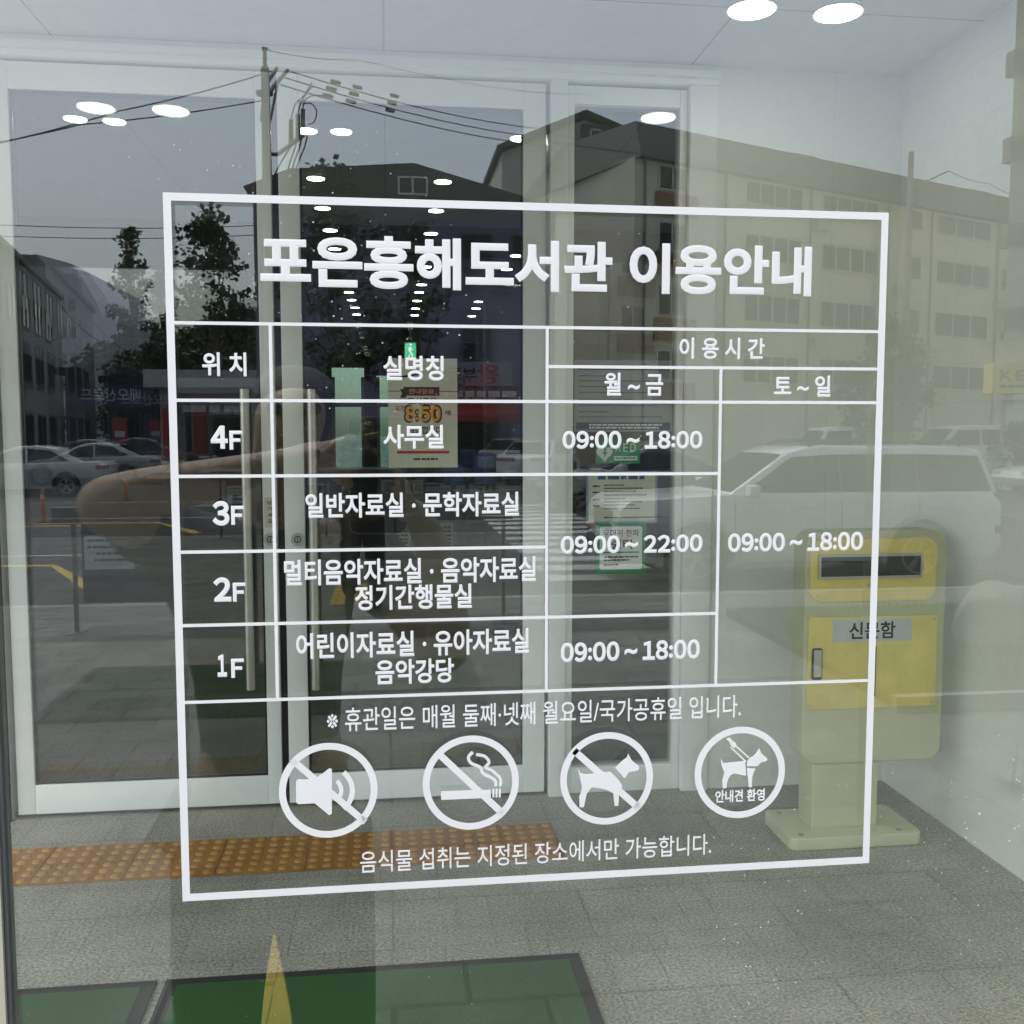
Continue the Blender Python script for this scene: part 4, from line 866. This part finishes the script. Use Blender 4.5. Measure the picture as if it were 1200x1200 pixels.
MB().prism([V(aw0, M0.y + .02, mz(470)), V(aw0, M0.y + 1.2, mz(486)), V(aw0, M0.y + 1.2, mz(493)), V(aw0, M0.y + .02, mz(490))], (aw1 - aw0, 0, 0)).build('awning', mat('awning_red', (.27, .02, .02), .7, 0, .1, 3), mv)
rs = MB().box(sb0, R(606, 455, MY).x, M0.y + .01, M0.y + .2, mz(468), mz(455)).build('red_fascia', mat('fascia_red', (.22, .025, .03), .6), mv)
m = MB(); scribble(m, (R(604, 460, MY).x, M0.y + .203, mz(465)), MX, UZ, PY, 2.4, .2, .004); m.build('white_lettering', paper, rs)
win(mv, (0, M0.y, 0), UX, PY, R(420, 520, MY).x, R(600, 520, MY).x, G0 + .1, mz(496), 4, frame_dark, name='shop_window')
m = MB(); [m.box(R(p, 530, MY).x, R(p, 530, MY).x + .7, M0.y + 1.3, M0.y + 1.7, -.27, .5 + .3 * (i % 2)) for i, p in enumerate((528, 560))]
for i, ch in enumerate(('blue stacked crates outside the shop under the red awning, left pile', 'taller blue stacked crates outside the shop under the red awning, right pile')):
    x_ = R((528, 562)[i], 530, MY).x; t = thing('crate_stack', ch, 'crates', (x_, M0.y + 1.5, -.27))
    for k in range(2 + i):
        MB().box(-.3, .3, -.2, .2, .34 * k + .001, .34 * k + .33).build('crate', mat('crate_blue', (.08, .14, .32), .6), t, True, bevel=.02)
# shops on the left, beyond the road
def shop(name, label, p0, p1, Y, ptop, wallm, deep=6):
    a, b = R(p0, 500, Y), R(p1, 500, Y); t = thing(name, label, 'shop', V(a.x, a.y, G0)); zt = R((p0 + p1) / 2, ptop, Y).z
    MB().box(a.x, b.x, a.y - deep, a.y, G0, zt).build('wall', wallm, t); return t, a, b, zt
t, a, b, zt = shop('shop_building', 'low navy shop with white lettering on its sign mirrored at left', 78, 186, 44, 440, mat('shop_navy', (.035, .045, .09), .6))
MB().box(a.x - .3, b.x + .3, a.y - 6.3, a.y + .5, zt, zt + .3).build('roof', black, t)
fz = R(130, 473, 44).z; sg = MB().box(a.x + .1, b.x - .1, a.y + .01, a.y + .2, fz - .15, R(130, 452, 44).z).build('fascia_sign', mat('sign_navy', (.04, .05, .12), .5), t)
q0, q1 = R(96, 465, 44).x, R(166, 465, 44).x; m = MB(); write(m, '배오산로드', (q1, a.y + .203, fz + .1), MX, UZ, PY, q1 - q0, .55, .01, .006); m.build('lettering', paper, sg)
for p0, p1, y0, y1 in ((98, 128, 480, 520), (135, 165, 480, 520), (103, 128, 443, 452)): win(t, (0, a.y, 0), UX, PY, R(p0, 500, 44).x, R(p1, 500, 44).x, max(R(130, y1, 44).z, -.2), R(130, y0, 44).z, 2, frame_dark)
kx_ = R(132, 500, 43).x; kt = thing('street_banner', 'red upright banner sign mirrored above the dark sedan', 'banner', (kx_, -43, G0)); MB().box(kx_, kx_ + .6, -43.1, -42.9, .2, 2.0).build('panel', mat('banner_red', (.45, .05, .06), .6), kt); MB().box(kx_ + .26, kx_ + .34, -43.04, -42.96, G0, .2).build('post', grey_met, kt)
m = MB(); scribble(m, (kx_ + .5, -42.898, 1.2), MX, UZ, PY, .4, .25, .004); m.build('lettering', paper, kt)
t, a, b, zt = shop('shop_building', 'pale shop with a white canopy and red pillar mirrored behind the 4F row', 188, 300, 42, 455, mat('shop_pale', (.45, .44, .40), .7))
MB().box(a.x - .4, b.x + .4, a.y - 6, a.y + 1.0, zt, zt + .7).build('canopy', mat('canopy_white', (.6, .6, .56), .6), t)
MB().box(a.x + .2, a.x + .75, a.y + .02, a.y + .5, G0, R(190, 478, 42).z).build('red_pillar', red_print, t)
win(t, (0, a.y, 0), UX, PY, a.x + 1.0, b.x - .2, G0 + .1, R(240, 487, 42).z, 3, frame_dark, name='shop_window')
fs_ = MB().box(a.x + 1.0, b.x - .2, a.y + .03, a.y + .2, R(240, 485, 42).z, R(240, 474, 42).z).build('fascia_sign', mat('sign_plum', (.16, .06, .14), .6), t)
m = MB(); scribble(m, (b.x - .4, a.y + .203, R(240, 483, 42).z), MX, UZ, PY, 2.5, .28, .004); m.build('lettering', paper, fs_)
# building running into the distance at the far left
L0, L1 = R(-70, 504, 33), R(76, 504, 62); u = (L1 - L0); Ll = u.length; u.normalize(); n = V(-u.y, u.x, 0); n = n if n.x > 0 else -n
for q in (L0, L1): q.z = G0
lbld = thing('terrace_building', 'grey flat roofed building receding along the side street at far left', 'building', L0)
MB().prism([L0, L1, L1 - n * 9, L0 - n * 9], (0, 0, 9.2 - G0)).build('wall', mat('grey_render', (.30, .295, .27), .85, 0, .12, .6), lbld)
MB().prism([L0 + n * .2 + V(0, 0, 9.2 - G0), L1 + n * .2 + u * .2 + V(0, 0, 9.2 - G0), L1 - n * 9 + V(0, 0, 9.2 - G0), L0 - n * 9 + V(0, 0, 9.2 - G0)], (0, 0, .25)).build('parapet', mat('parapet_grey', (.2, .2, .19), .8), lbld)
q = L0 + u * (hit(58, L0, L1) * Ll) - n * .3; MB().prism([q + V(0, 0, 9.45 - G0), q + u * 3 + V(0, 0, 9.45 - G0), q + u * 3 - n * 3 + V(0, 0, 9.45 - G0), q - n * 3 + V(0, 0, 9.45 - G0)], (0, 0, 1.3)).build('stair_head', mat('parapet_grey', (.2, .2, .19)), lbld)
for z in (.6, 3.5, 6.3):
    s = 1.5
    while s < Ll - 3: win(lbld, L0 - V(0, 0, G0), u, n, s, s + 2.2, z, z + 1.6, 2, frame_dark); s += 3.6
# pale tower blocks far up the side street
def slab(name, label, pts, Y, m, deep):
    v = [R(x, y, Y) for x, y in pts]
    for q in v: q.z = max(q.z, G0)
    t = thing(name, label, 'building', V(v[0].x, v[0].y, G0)); MB().prism(v, (0, -deep, 0)).build('wall', m, t); return t, v
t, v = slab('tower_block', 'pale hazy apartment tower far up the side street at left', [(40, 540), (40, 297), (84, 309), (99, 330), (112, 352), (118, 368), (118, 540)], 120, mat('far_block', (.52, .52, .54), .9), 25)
m = MB()
for z in range(3, 16, 3):
    for x_ in (46, 58, 70, 82): q = R(x_, 400, 120); m.box(q.x, q.x + .7, q.y + .002, q.y + .05, z, z + 1.3)
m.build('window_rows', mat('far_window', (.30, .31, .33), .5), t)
# stone banded building with yellow sign at the far right
KY = 29.0; K0 = R(1172, 504, KY)
kb = thing('corner_building', 'stone banded building with a yellow shop sign at the right edge of the glass', 'building', V(K0.x, K0.y, G0))
K3 = R(1176, 504, 42); MB().prism([V(K0.x, K0.y, G0), V(K0.x + 15, K0.y, G0), V(K3.x + 12, K3.y, G0), V(K3.x, K3.y, G0)], (0, 0, 17.5)).build('wall', mat('buff_stone', (.60, .57, .45), .8, 0, .06, 1.5), kb)
z = 4.6
while z < 17: MB().box(K0.x - .03, K0.x + 15, K0.y - .4, K0.y + .03, z, z + .75).build('stone_band', mat('band_stone', (.22, .205, .155), .8), kb); z += 2.62
ys0, ys1 = R(1158, 443, KY - .3), R(1300, 443, KY - .3); zs0, zs1 = R(1180, 461, KY - .3).z, R(1180, 426, KY - .3).z
ys = MB().box(ys0.x, ys1.x, K0.y + .05, K0.y + .55, zs0, zs1).build('shop_sign', mat('sign_yellow', (.85, .64, .08), .5), kb)
m = MB(); x_ = R(1171, 440, KY - .5).x; w3 = .42
for i, ch in enumerate('KEB'): write(m, ch, (x_ + i * .52, K0.y + .552, zs0 + .38), UX, UZ, PY, w3, .34, .02, .004)
scribble(m, (x_, K0.y + .552, zs0 + .16), UX, UZ, PY, 2.2, .10, .003); m.build('lettering', ink, ys)
pk = R(1176, 500, KY); MB().box(pk.x, pk.x + .9, K0.y + .05, K0.y + .5, G0, R(1180, 471, KY).z).build('white_pillar', frame_white, kb)
MB().box(pk.x - .1, pk.x + 6, K0.y + .03, K0.y + .6, R(1180, 470, KY).z, R(1180, 463, KY).z).build('white_ledge', frame_white, kb)
win(kb, (0, K0.y, 0), UX, PY, K0.x + 1.1, K0.x + 6, G0 + .1, 2.2, 3, frame_dark, name='shop_window')

# ------------------------------------------------------------------ trees
bark = mat('tree_bark', (.10, .085, .065), .9, 0, .25, 6, .5, 30)
def leafmat(nm, c): return mat(nm, c, .6, 0, .45, 1.6)
def tree(name, label, h, cb, rx_, seed, lm, leaf=.13, nclump=30, per=85, group=None):
    """trunk with limbs and a crown of leaf sized faces gathered in uneven clumps"""
    rr = random.Random(seed); t = thing(name, label, 'tree', (0, 0, 0), group)
    m = MB(); pts = [V(0, 0, 0)]; k = 6
    for i in range(1, k + 1): pts.append(V(rr.uniform(-.05, .05) * h * .2, rr.uniform(-.05, .05) * h * .2, h * .9 * i / k))
    r0 = .018 * h + .03; m.tube(pts, [r0 * (1 - .85 * i / k) for i in range(k + 1)], 9)
    cl = []
    for i in range(nclump):
        z = cb + (h - cb) * rr.random() ** .9; f = (z - cb) / (h - cb); rad = rx_ * (math.sin(math.pi * min(1, .12 + .88 * f) ** .8) ** .7) * rr.uniform(.25, 1.0); a = rr.uniform(0, 6.283)
        cl.append((V(math.cos(a) * rad, math.sin(a) * rad, z), rr.uniform(.18, .38) * rx_ * .8 + .08))
    for c, s in cl[::2]:
        j = max(1, min(k - 1, int(c.z * .75 / (h * .9) * k))); b0_ = pts[j]; mid = (b0_ + c) / 2 + V(0, 0, -.1 * (c - b0_).length); m.tube([b0_, mid, c], [r0 * .3, r0 * .18, r0 * .05], 5)
    m.build('trunk', bark, t, True, smooth=60)
    m = MB()
    for c, s in cl:
        for _ in range(per):
            d = V(rr.gauss(0, 1), rr.gauss(0, 1), rr.gauss(0, .8)); d = d.normalized() * s * rr.random() ** .45; q = c + d
            a1 = V(rr.gauss(0, 1), rr.gauss(0, 1), rr.gauss(0, .6)).normalized(); b1 = a1.orthogonal().normalized(); b1 = (b1 * math.cos(rr.random() * 6.28) + a1.cross(b1) * math.sin(rr.random() * 6.28))
            l = leaf * rr.uniform(.7, 1.4); w = l * .42
            m.add([q, q + a1 * l * .5 + b1 * w, q + a1 * l, q + a1 * l * .5 - b1 * w], [(0, 1, 2, 3)])
    m.build('crown', lm, t, True); return t
ltm, dkm = leafmat('street_leaves', (.060, .095, .040)), leafmat('dark_leaves', (.040, .058, .025))
st1 = tree('street_tree', 'leafy street tree mirrored before the mauve building, left of its window', 8.7, 3.0, 1.75, 11, dkm, .18, 46, 75)
p = R(392, 504, 27.5); st1.location = (p.x, p.y, -.3)
st2 = tree('street_tree', 'thin street tree mirrored in front of the middle of the mauve building', 7.7, 2.8, 1.4, 12, dkm, .17, 34, 70)
p = R(492, 504, 29.3); st2.location = (p.x, p.y, -.3)
st3 = tree('street_tree', 'street tree mirrored in front of the long apartment block behind the SUV', 5.6, 1.6, 1.6, 13, ltm, .18, 50, 95)
p = R(1035, 504, 33.5); st3.location = (p.x, p.y, -.27)
tl = tree('slender_tree', 'slender tall tree mirrored above the others at left', 11.4, 3.6, 1.4, 14, ltm, .20, 36, 80)
p = R(160, 504, 50); tl.location = (p.x, p.y, G0)
tb_ = tree('dark_tree', 'tall dark tree mirrored left of the utility pole', 11.6, 2.6, 2.1, 15, dkm, .24, 46, 80)
p = R(252, 504, 46); tb_.location = (p.x, p.y, G0)
bt = tree('broad_tree', 'broad dark tree mirrored behind the shops, nearest to the utility pole', 8.4, .8, 3.2, 16, dkm, .28, 105, 95)
p = R(285, 504, 52); bt.location = (p.x, p.y, G0)
for i, (px, Y, sc_, lab) in enumerate(((238, 55, 1.0, 'broad dark tree mirrored behind the shops, second from the utility pole'), (198, 57, .92, 'broad dark tree mirrored behind the shops, in the middle of the row'), (160, 60, .88, 'broad dark tree mirrored behind the shops below the slender tree'), (124, 64, .82, 'broad dark tree mirrored at the left end of the row behind the shops'))):
    p = R(px, 504, Y); dup(bt, (p.x, p.y, G0), i * 1.7, lab, sc=sc_)
bush = tree('round_shrub', 'dark green shrub mirrored beside the white pillar at right', 1.9, .2, .8, 17, dkm, .12, 26, 70)
p = R(1190, 560, 27.6); bush.location = (p.x, p.y, -.3)

# ------------------------------------------------------------------ utility poles and wires
pole_m = mat('concrete_pole', (.33, .33, .30), .85, 0, .1, 3); wire_m = mat('black_cable', (.02, .02, .022), .6); ins_m = mat('insulator_brown', (.10, .07, .06), .3)
PYY = 27.0; pb, pt = R(312, 560, PYY), R(310, 56, PYY)
up = thing('utility_pole', 'tall concrete utility pole with crossarms and cables mirrored near the door gap', 'utility pole', V(pt.x, pt.y, -.3))
MB().tube([V(pt.x, pt.y, -.3), V(pt.x, pt.y, pt.z - .5)], [.19, .105], 16).build('shaft', pole_m, up, smooth=40)
MB().tube([V(pt.x, pt.y, pt.z - .5), V(pt.x, pt.y, pt.z - .1), V(pt.x, pt.y, pt.z)], [.06, .05, .09], 10).build('cap', ins_m, up)
def pp(px, py, dy=0): return R(px, py, PYY + dy)
def arm(a, b, r, name, m, sub=None): return MB().tube([a, b], r, 8).build(name, m, sub or up, smooth=40)
arm(pp(304, 110, -.1), pp(324, 80, 1.3), .055, 'crossarm', grey_met); arm(pp(312, 112, .1), pp(337, 82, 1.5), .055, 'crossarm', grey_met)
arm(pp(309, 112), pp(306, 142), .04, 'brace', grey_met); arm(pp(325, 100, .8), pp(316, 143), .04, 'brace', grey_met)
arm(pp(302, 109, -.12), pp(318, 109, .1), .09, 'bracket', grey_met)
arm(pp(313, 180), pp(325, 181, .3), .05, 'lower_arm', grey_met); arm(pp(325, 181, .3), pp(357, 157, 1.2), .06, 'lower_arm', grey_met)
for x_, y0, y1 in ((341, 140, 168), (349, 134, 163), (355, 128, 152)): arm(pp(x_, y0, .9), pp(x_, y1, .9), .06, 'insulator', ins_m)
for i, pts in enumerate(([(341, 140), (346, 122), (356, 112), (366, 96)], [(349, 134), (352, 122), (360, 108), (368, 100)], [(355, 128), (357, 118), (366, 112), (378, 112)], [(355, 122), (364, 121), (371, 130), (368, 143), (360, 146)])):
    MB().tube([pp(x, y, .9) for x, y in spline(pts, 4)], .016, 6).build('jumper_cable', wire_m, up)
for x0, x1 in ((339, 322), (345, 336), (350, 341), (356, 345)):
    MB().tube([pp(x, y, .8) for x, y in spline([(x0 + 4, 160), (x0 + 1, 172), ((x0 + x1) / 2, 188), (x1, 204)], 4)], .02, 6).build('drop_cable', wire_m, up)
def wire(pts, label, r=.018, group='overhead wires'):
    m = MB(); P3 = [R(*q) for q in pts]; out = []
    for i in range(len(P3) - 1):
        for j in range(8): t = j / 8; s = (P3[i + 1] - P3[i]).length * .012; out.append(P3[i].lerp(P3[i + 1], t) - V(0, 0, 4 * s * t * (1 - t)))
    m.tube(out + [P3[-1]], r, 6); o = m.build('overhead_wire', wire_m); tag(o, label, 'wire', group)
    return o
for k, (a_, b_2, lab) in enumerate((((341, 84, 28.4), (625, 150, 42), 'upper of three parallel overhead wires running right from the pole'), ((334, 91, 28.0), (625, 160, 42), 'middle of three parallel overhead wires running right from the pole'), ((328, 99, 27.6), (625, 169, 42), 'lower of three parallel overhead wires running right from the pole'))):
    wire([a_, b_2, (800, b_2[1] + 30 + 3 * k, 58)], lab, .02)
    for f in (.13, .20, .33):
        q0, q1 = R(*a_), R(*b_2); c = q0.lerp(q1, f); d = (q1 - q0) * .012; MB().tube([c - d, c + d], .06, 8).build('insulator', ins_m, up)
wire([(310, 58, 27), (420, 70, 34), (700, 110, 60)], 'thin earth wire running right from the top of the utility pole', .011)
wire([(322, 82, 28.2), (140, 130, 25), (-60, 180, 22)], 'overhead wire dropping left from the upper crossarm of the utility pole')
wire([(306, 118, 27), (95, 146, 26), (-80, 180, 25)], 'overhead wire running left from below the crossarms of the utility pole')
wire([(306, 264, 46), (14, 264, 46), (-120, 258, 46)], 'upper of two level overhead wires mirrored high in the left door')
wire([(306, 275, 46), (14, 277, 46), (-120, 272, 46)], 'lower of two level overhead wires mirrored high in the left door')
wire([(60, 345, 66), (104, 392, 80), (200, 440, 100)], 'slanting wire mirrored before the hazy tower at left', .03)
P2 = R(1068, 178, 36); u2 = thing('utility_pole', 'grey utility pole mirrored in front of the long apartment block', 'utility pole', V(P2.x, P2.y, -.3))
MB().tube([V(P2.x, P2.y, -.3), P2], [.19, .10], 14).build('shaft', pole_m, u2, smooth=40)
arm(R(1066, 222, 36), R(1112, 200, 35.6), .035, 'crossarm', grey_met, u2); arm(R(1068, 235, 36), R(1084, 212, 35.8), .03, 'brace', grey_met, u2)
wire([(1112, 200, 35.6), (1160, 215, 42), (1220, 240, 52)], 'overhead wire running right from the pole before the apartment block', .015)
wire([(1066, 222, 36), (860, 190, 34), (640, 165, 33)], 'overhead wire running left from the pole before the apartment block', .015)

# ------------------------------------------------------------------ the photographer, mirrored in the pane
def skin_mesh(name, verts, edges, radii, m, parent=None, sub=2):
    me = bpy.data.meshes.new(name); bm = bmesh.new(); lay = bm.verts.layers.skin.verify(); vs = []
    for p, r in zip(verts, radii):
        v = bm.verts.new(p); v[lay].radius = (r, r) if not isinstance(r, tuple) else r; v[lay].use_root = False; vs.append(v)
    vs[0][lay].use_root = True
    for a, b in edges: bm.edges.new((vs[a], vs[b]))
    bm.to_mesh(me); bm.free(); me.materials.append(m)
    o = bpy.data.objects.new(name, me); COL.objects.link(o)
    sk = o.modifiers.new('Skin', 'SKIN'); sk.use_smooth_shade = True; sk.branch_smoothing = .6
    sb_ = o.modifiers.new('Subdivision', 'SUBSURF'); sb_.levels = sub; sb_.render_levels = sub
    dg = bpy.context.evaluated_depsgraph_get(); ev = bpy.data.meshes.new_from_object(o.evaluated_get(dg)); o.modifiers.clear(); o.data = ev; bpy.data.meshes.remove(me)
    ev.polygons.foreach_set('use_smooth', [True] * len(ev.polygons)); o.name = name
    if parent: o.parent = parent
    return o
class Sk:
    def __init__(s): s.v, s.e, s.r = [], [], []
    def n(s, p, r, par=None):
        s.v.append(tuple(p)); s.r.append(r); k = len(s.v) - 1
        if par is not None: s.e.append((par, k))
        return k
B = Sk()
PEL, CHE, NKB = V(-.22, -1.14, .84), V(-.22, -1.12, 1.20), V(-.215, -1.10, 1.36)
pel = B.n(PEL, .125); sp_ = B.n((-.22, -1.135, 1.02), .115, pel); ch = B.n(CHE, .125, sp_); nb_ = B.n(NKB, .07, ch)
nk = B.n((-.20, -1.08, 1.42), .05, nb_); h1 = B.n((-.17, -1.04, 1.475), .066, nk); h2_ = B.n((-.155, -1.03, 1.53), .085, h1); h3_ = B.n((-.15, -1.035, 1.585), .075, h2_)
B.n((-.148, -.935, 1.515), .012, h2_)
ELB1, WR1 = R(108, 592, .84), R(302, 550, .78)
PHc = R(442.5, 557, .711); PW, PH_ = .078, .162
HD1 = V(PHc.x - PW / 2 - .028, -.735, PHc.z + .03)
a1 = B.n((-.37, -1.09, 1.315), .058, ch); e1 = B.n(ELB1, .043, a1); f1 = B.n(ELB1.lerp(WR1, .35), .041, e1); w1 = B.n(WR1, .026, f1); p1 = B.n(WR1.lerp(HD1, .75), (.030, .022), w1)
a2 = B.n((-.06, -1.08, 1.315), .058, ch); e2 = B.n((.10, -.99, 1.10), .043, a2); f2 = B.n((.095, -.91, 1.19), .040, e2); w2 = B.n((.06, -.79, 1.345), .027, f2); p2 = B.n((.03, -.745, 1.385), (.030, .022), w2)
def fingers(par, base, tips, thumb):
    for t_, l in tips:
        k1 = base.lerp(V(*t_), .5) + V(0, .012, 0); i = B.n(k1, .0092, par); i = B.n(base.lerp(V(*t_), .8) + V(0, .010, 0), .0085, i); B.n(t_, .007, i)
    i = B.n(base.lerp(V(*thumb), .5) + V(0, -.012, .006), .0105, par); B.n(thumb, .008, i)
b1_ = WR1.lerp(HD1, .75); xl = PHc.x - PW / 2
fingers(p1, b1_, [((xl + .012, -.7005, PHc.z + .055), 1), ((xl + .016, -.7005, PHc.z + .030), 1), ((xl + .014, -.7005, PHc.z + .006), 1), ((xl + .006, -.7005, PHc.z - .016), 1)], (xl + .004, -.724, PHc.z + .045))
xr2 = PHc.x + PW / 2; b2_ = V(.03, -.745, 1.385)
fingers(p2, b2_, [((xr2 - .012, -.7005, PHc.z + .01), 1), ((xr2 - .016, -.7005, PHc.z - .014), 1), ((xr2 - .016, -.7005, PHc.z - .038), 1), ((xr2 - .010, -.7005, PHc.z - .060), 1)], (xr2 - .008, -.724, PHc.z - .02))
FT = []
for x, kx2, fx in ((-.31, -.325, -.33), (-.13, -.115, -.10)):
    hp = B.n((x, -1.14, .80), .095, pel); kn = B.n((kx2, -1.13, .46), .06, hp); an = B.n((fx, -1.16, .09), .038, kn); hl = B.n((fx, -1.15, .045), .036, an); B.n((fx, -.99, .03), .026, hl); FT.append(fx)
person = skin_mesh('person', B.v, B.e, B.r, skin_m)
tag(person, 'person in dark clothes holding up a phone, bare forearm raised, mirrored in the glass', 'person')
T = Sk(); t0 = T.n((-.22, -1.14, .80), .155); t1_ = T.n((-.22, -1.135, 1.02), .145, t0); t2_ = T.n(CHE, .15, t1_); T.n((-.217, -1.105, 1.335), .085, t2_)
A1 = V(-.37, -1.09, 1.315); A2 = V(-.06, -1.08, 1.315)
i = T.n(A1, .078, t2_); T.n(A1.lerp(ELB1, .62), .066, i); i = T.n(A2, .078, t2_); T.n(A2.lerp(V(.10, -.99, 1.10), .62), .066, i)
skin_mesh('shirt', T.v, T.e, T.r, mat('shirt_charcoal', (.022, .022, .025), .9, 0, .2, 20), person)
T = Sk(); t0 = T.n((-.22, -1.14, .86), .145)
for x, kx2, fx in ((-.30, -.325, -.33), (-.14, -.115, -.10)): i = T.n((x, -1.14, .72), .118, t0); i = T.n((kx2, -1.13, .46), .090, i); T.n((fx, -1.155, .10), .066, i)
skin_mesh('trousers', T.v, T.e, T.r, mat('trousers_dark', (.055, .055, .058), .9, 0, .2, 20), person)
for fx in FT:
    T = Sk(); i = T.n((fx, -1.17, .062), .052); i = T.n((fx, -1.08, .052), .048, i); T.n((fx, -.975, .042), .038, i); skin_mesh('shoe', T.v, T.e, T.r, black, person, 2)
T = Sk(); i = T.n((-.15, -1.06, 1.60), .082); i = T.n((-.16, -1.10, 1.54), .085, i); T.n((-.18, -1.12, 1.46), .06, i); skin_mesh('hair', T.v, T.e, T.r, mat('black_hair', (.012, .01, .01), .6, 0, .3, 60), person)
for dx in (-.032, .032):
    bm = bmesh.new(); bmesh.ops.create_uvsphere(bm, u_segments=12, v_segments=8, radius=.012); me = bpy.data.meshes.new('eye'); bm.to_mesh(me); bm.free(); me.materials.append(ink)
    o = bpy.data.objects.new('eye', me); COL.objects.link(o); o.location = (-.15 + dx, -.951, 1.535); o.parent = person
ph = thing('phone', 'dark phone held up to take the picture, mirrored near the 8:50 poster', 'phone', (PHc.x, -.709, PHc.z - PH_ / 2))
MB().prism([(PHc.x + x, -.7035, PHc.z + z) for x, z in rrect(-PW / 2, PW / 2, -PH_ / 2, PH_ / 2, .010)], (0, -.008, 0)).build('body', black, ph, bevel=.0012)

rim_ = MB(); oo, ii = rrect(-PW / 2 - .0012, PW / 2 + .0012, -PH_ / 2 - .0012, PH_ / 2 + .0012, .011), rrect(-PW / 2, PW / 2, -PH_ / 2, PH_ / 2, .010)
for k in range(len(oo)):
    k2 = (k + 1) % len(oo); rim_.prism([(PHc.x + x, -.7045, PHc.z + z) for x, z in (oo[k], oo[k2], ii[k2], ii[k])], (0, -.006, 0))
rim_.build('case_edge', mat('clear_case_edge', (.55, .57, .58), .3), ph)
for k in range(3):
    q = V(PHc.x + PW / 2 - .026, -.7034, PHc.z + PH_ / 2 - .042 - .024 * k); MB().cyl(q, (0, 1, 0), .0075, .0012, 20).build('camera_lens', car_glass, ph, smooth=40)
# yellow guide tiles on the plaza behind the photographer
gt = thing('guide_tiles', 'yellow guiding strip of tactile tiles on the plaza seen between the mirrored legs', 'tactile paving', (-.36, -1.8, 0))
gy = mat('tactile_yellow', (.55, .38, .04), .75, 0, .15, 4)
for k in range(4):
    y = -1.32 - .3 * k; m = MB().box(-.51, -.21, y - .2985, y, .001, .006)
    for j in range(4): m.prism([(-.475 + .0625 * j, y - .28, .0061), (-.445 + .0625 * j, y - .28, .0061), (-.445 + .0625 * j, y - .02, .0061), (-.475 + .0625 * j, y - .02, .0061)], (0, 0, .004))
    m.build('tile', gy, gt)
# low weeds at the edge of the bed
def weed(c, seed, label):
    rr = random.Random(seed); t = thing('weed_plant', label, 'plant', c); m = MB()
    for i in range(11):
        a = i * .57 + rr.uniform(-.2, .2); l = rr.uniform(.10, .17); d = V(math.cos(a), math.sin(a), 0); s = V(-d.y, d.x, 0); w = l * .2; up_ = rr.uniform(.5, 1.1)
        pts = [V(0, 0, .005) + d * l * f + UZ * l * up_ * f * (1.25 - f * .6) for f in (0, .35, .7, 1)]; ws = [.006, w, w * .7, .001]
        for j in range(3): m.add([pts[j] - s * ws[j], pts[j] + s * ws[j], pts[j + 1] + s * ws[j + 1], pts[j + 1] - s * ws[j + 1]], [(0, 1, 2, 3)])
    m.build('leaves', mat('weed_leaf', (.13, .17, .09), .6, 0, .3, 8), t, True)
    MB().tube([(0, 0, 0), (.01, 0, .09), (.015, .01, .2)], [.006, .005, .003], 6).build('stem', mat('weed_stem', (.12, .15, .06), .7), t, True)
p = Rg(1186, 925, 0); weed((p.x, p.y, 0), 5, 'pale leafy weed on the plaza mirrored at the right edge of the glass')
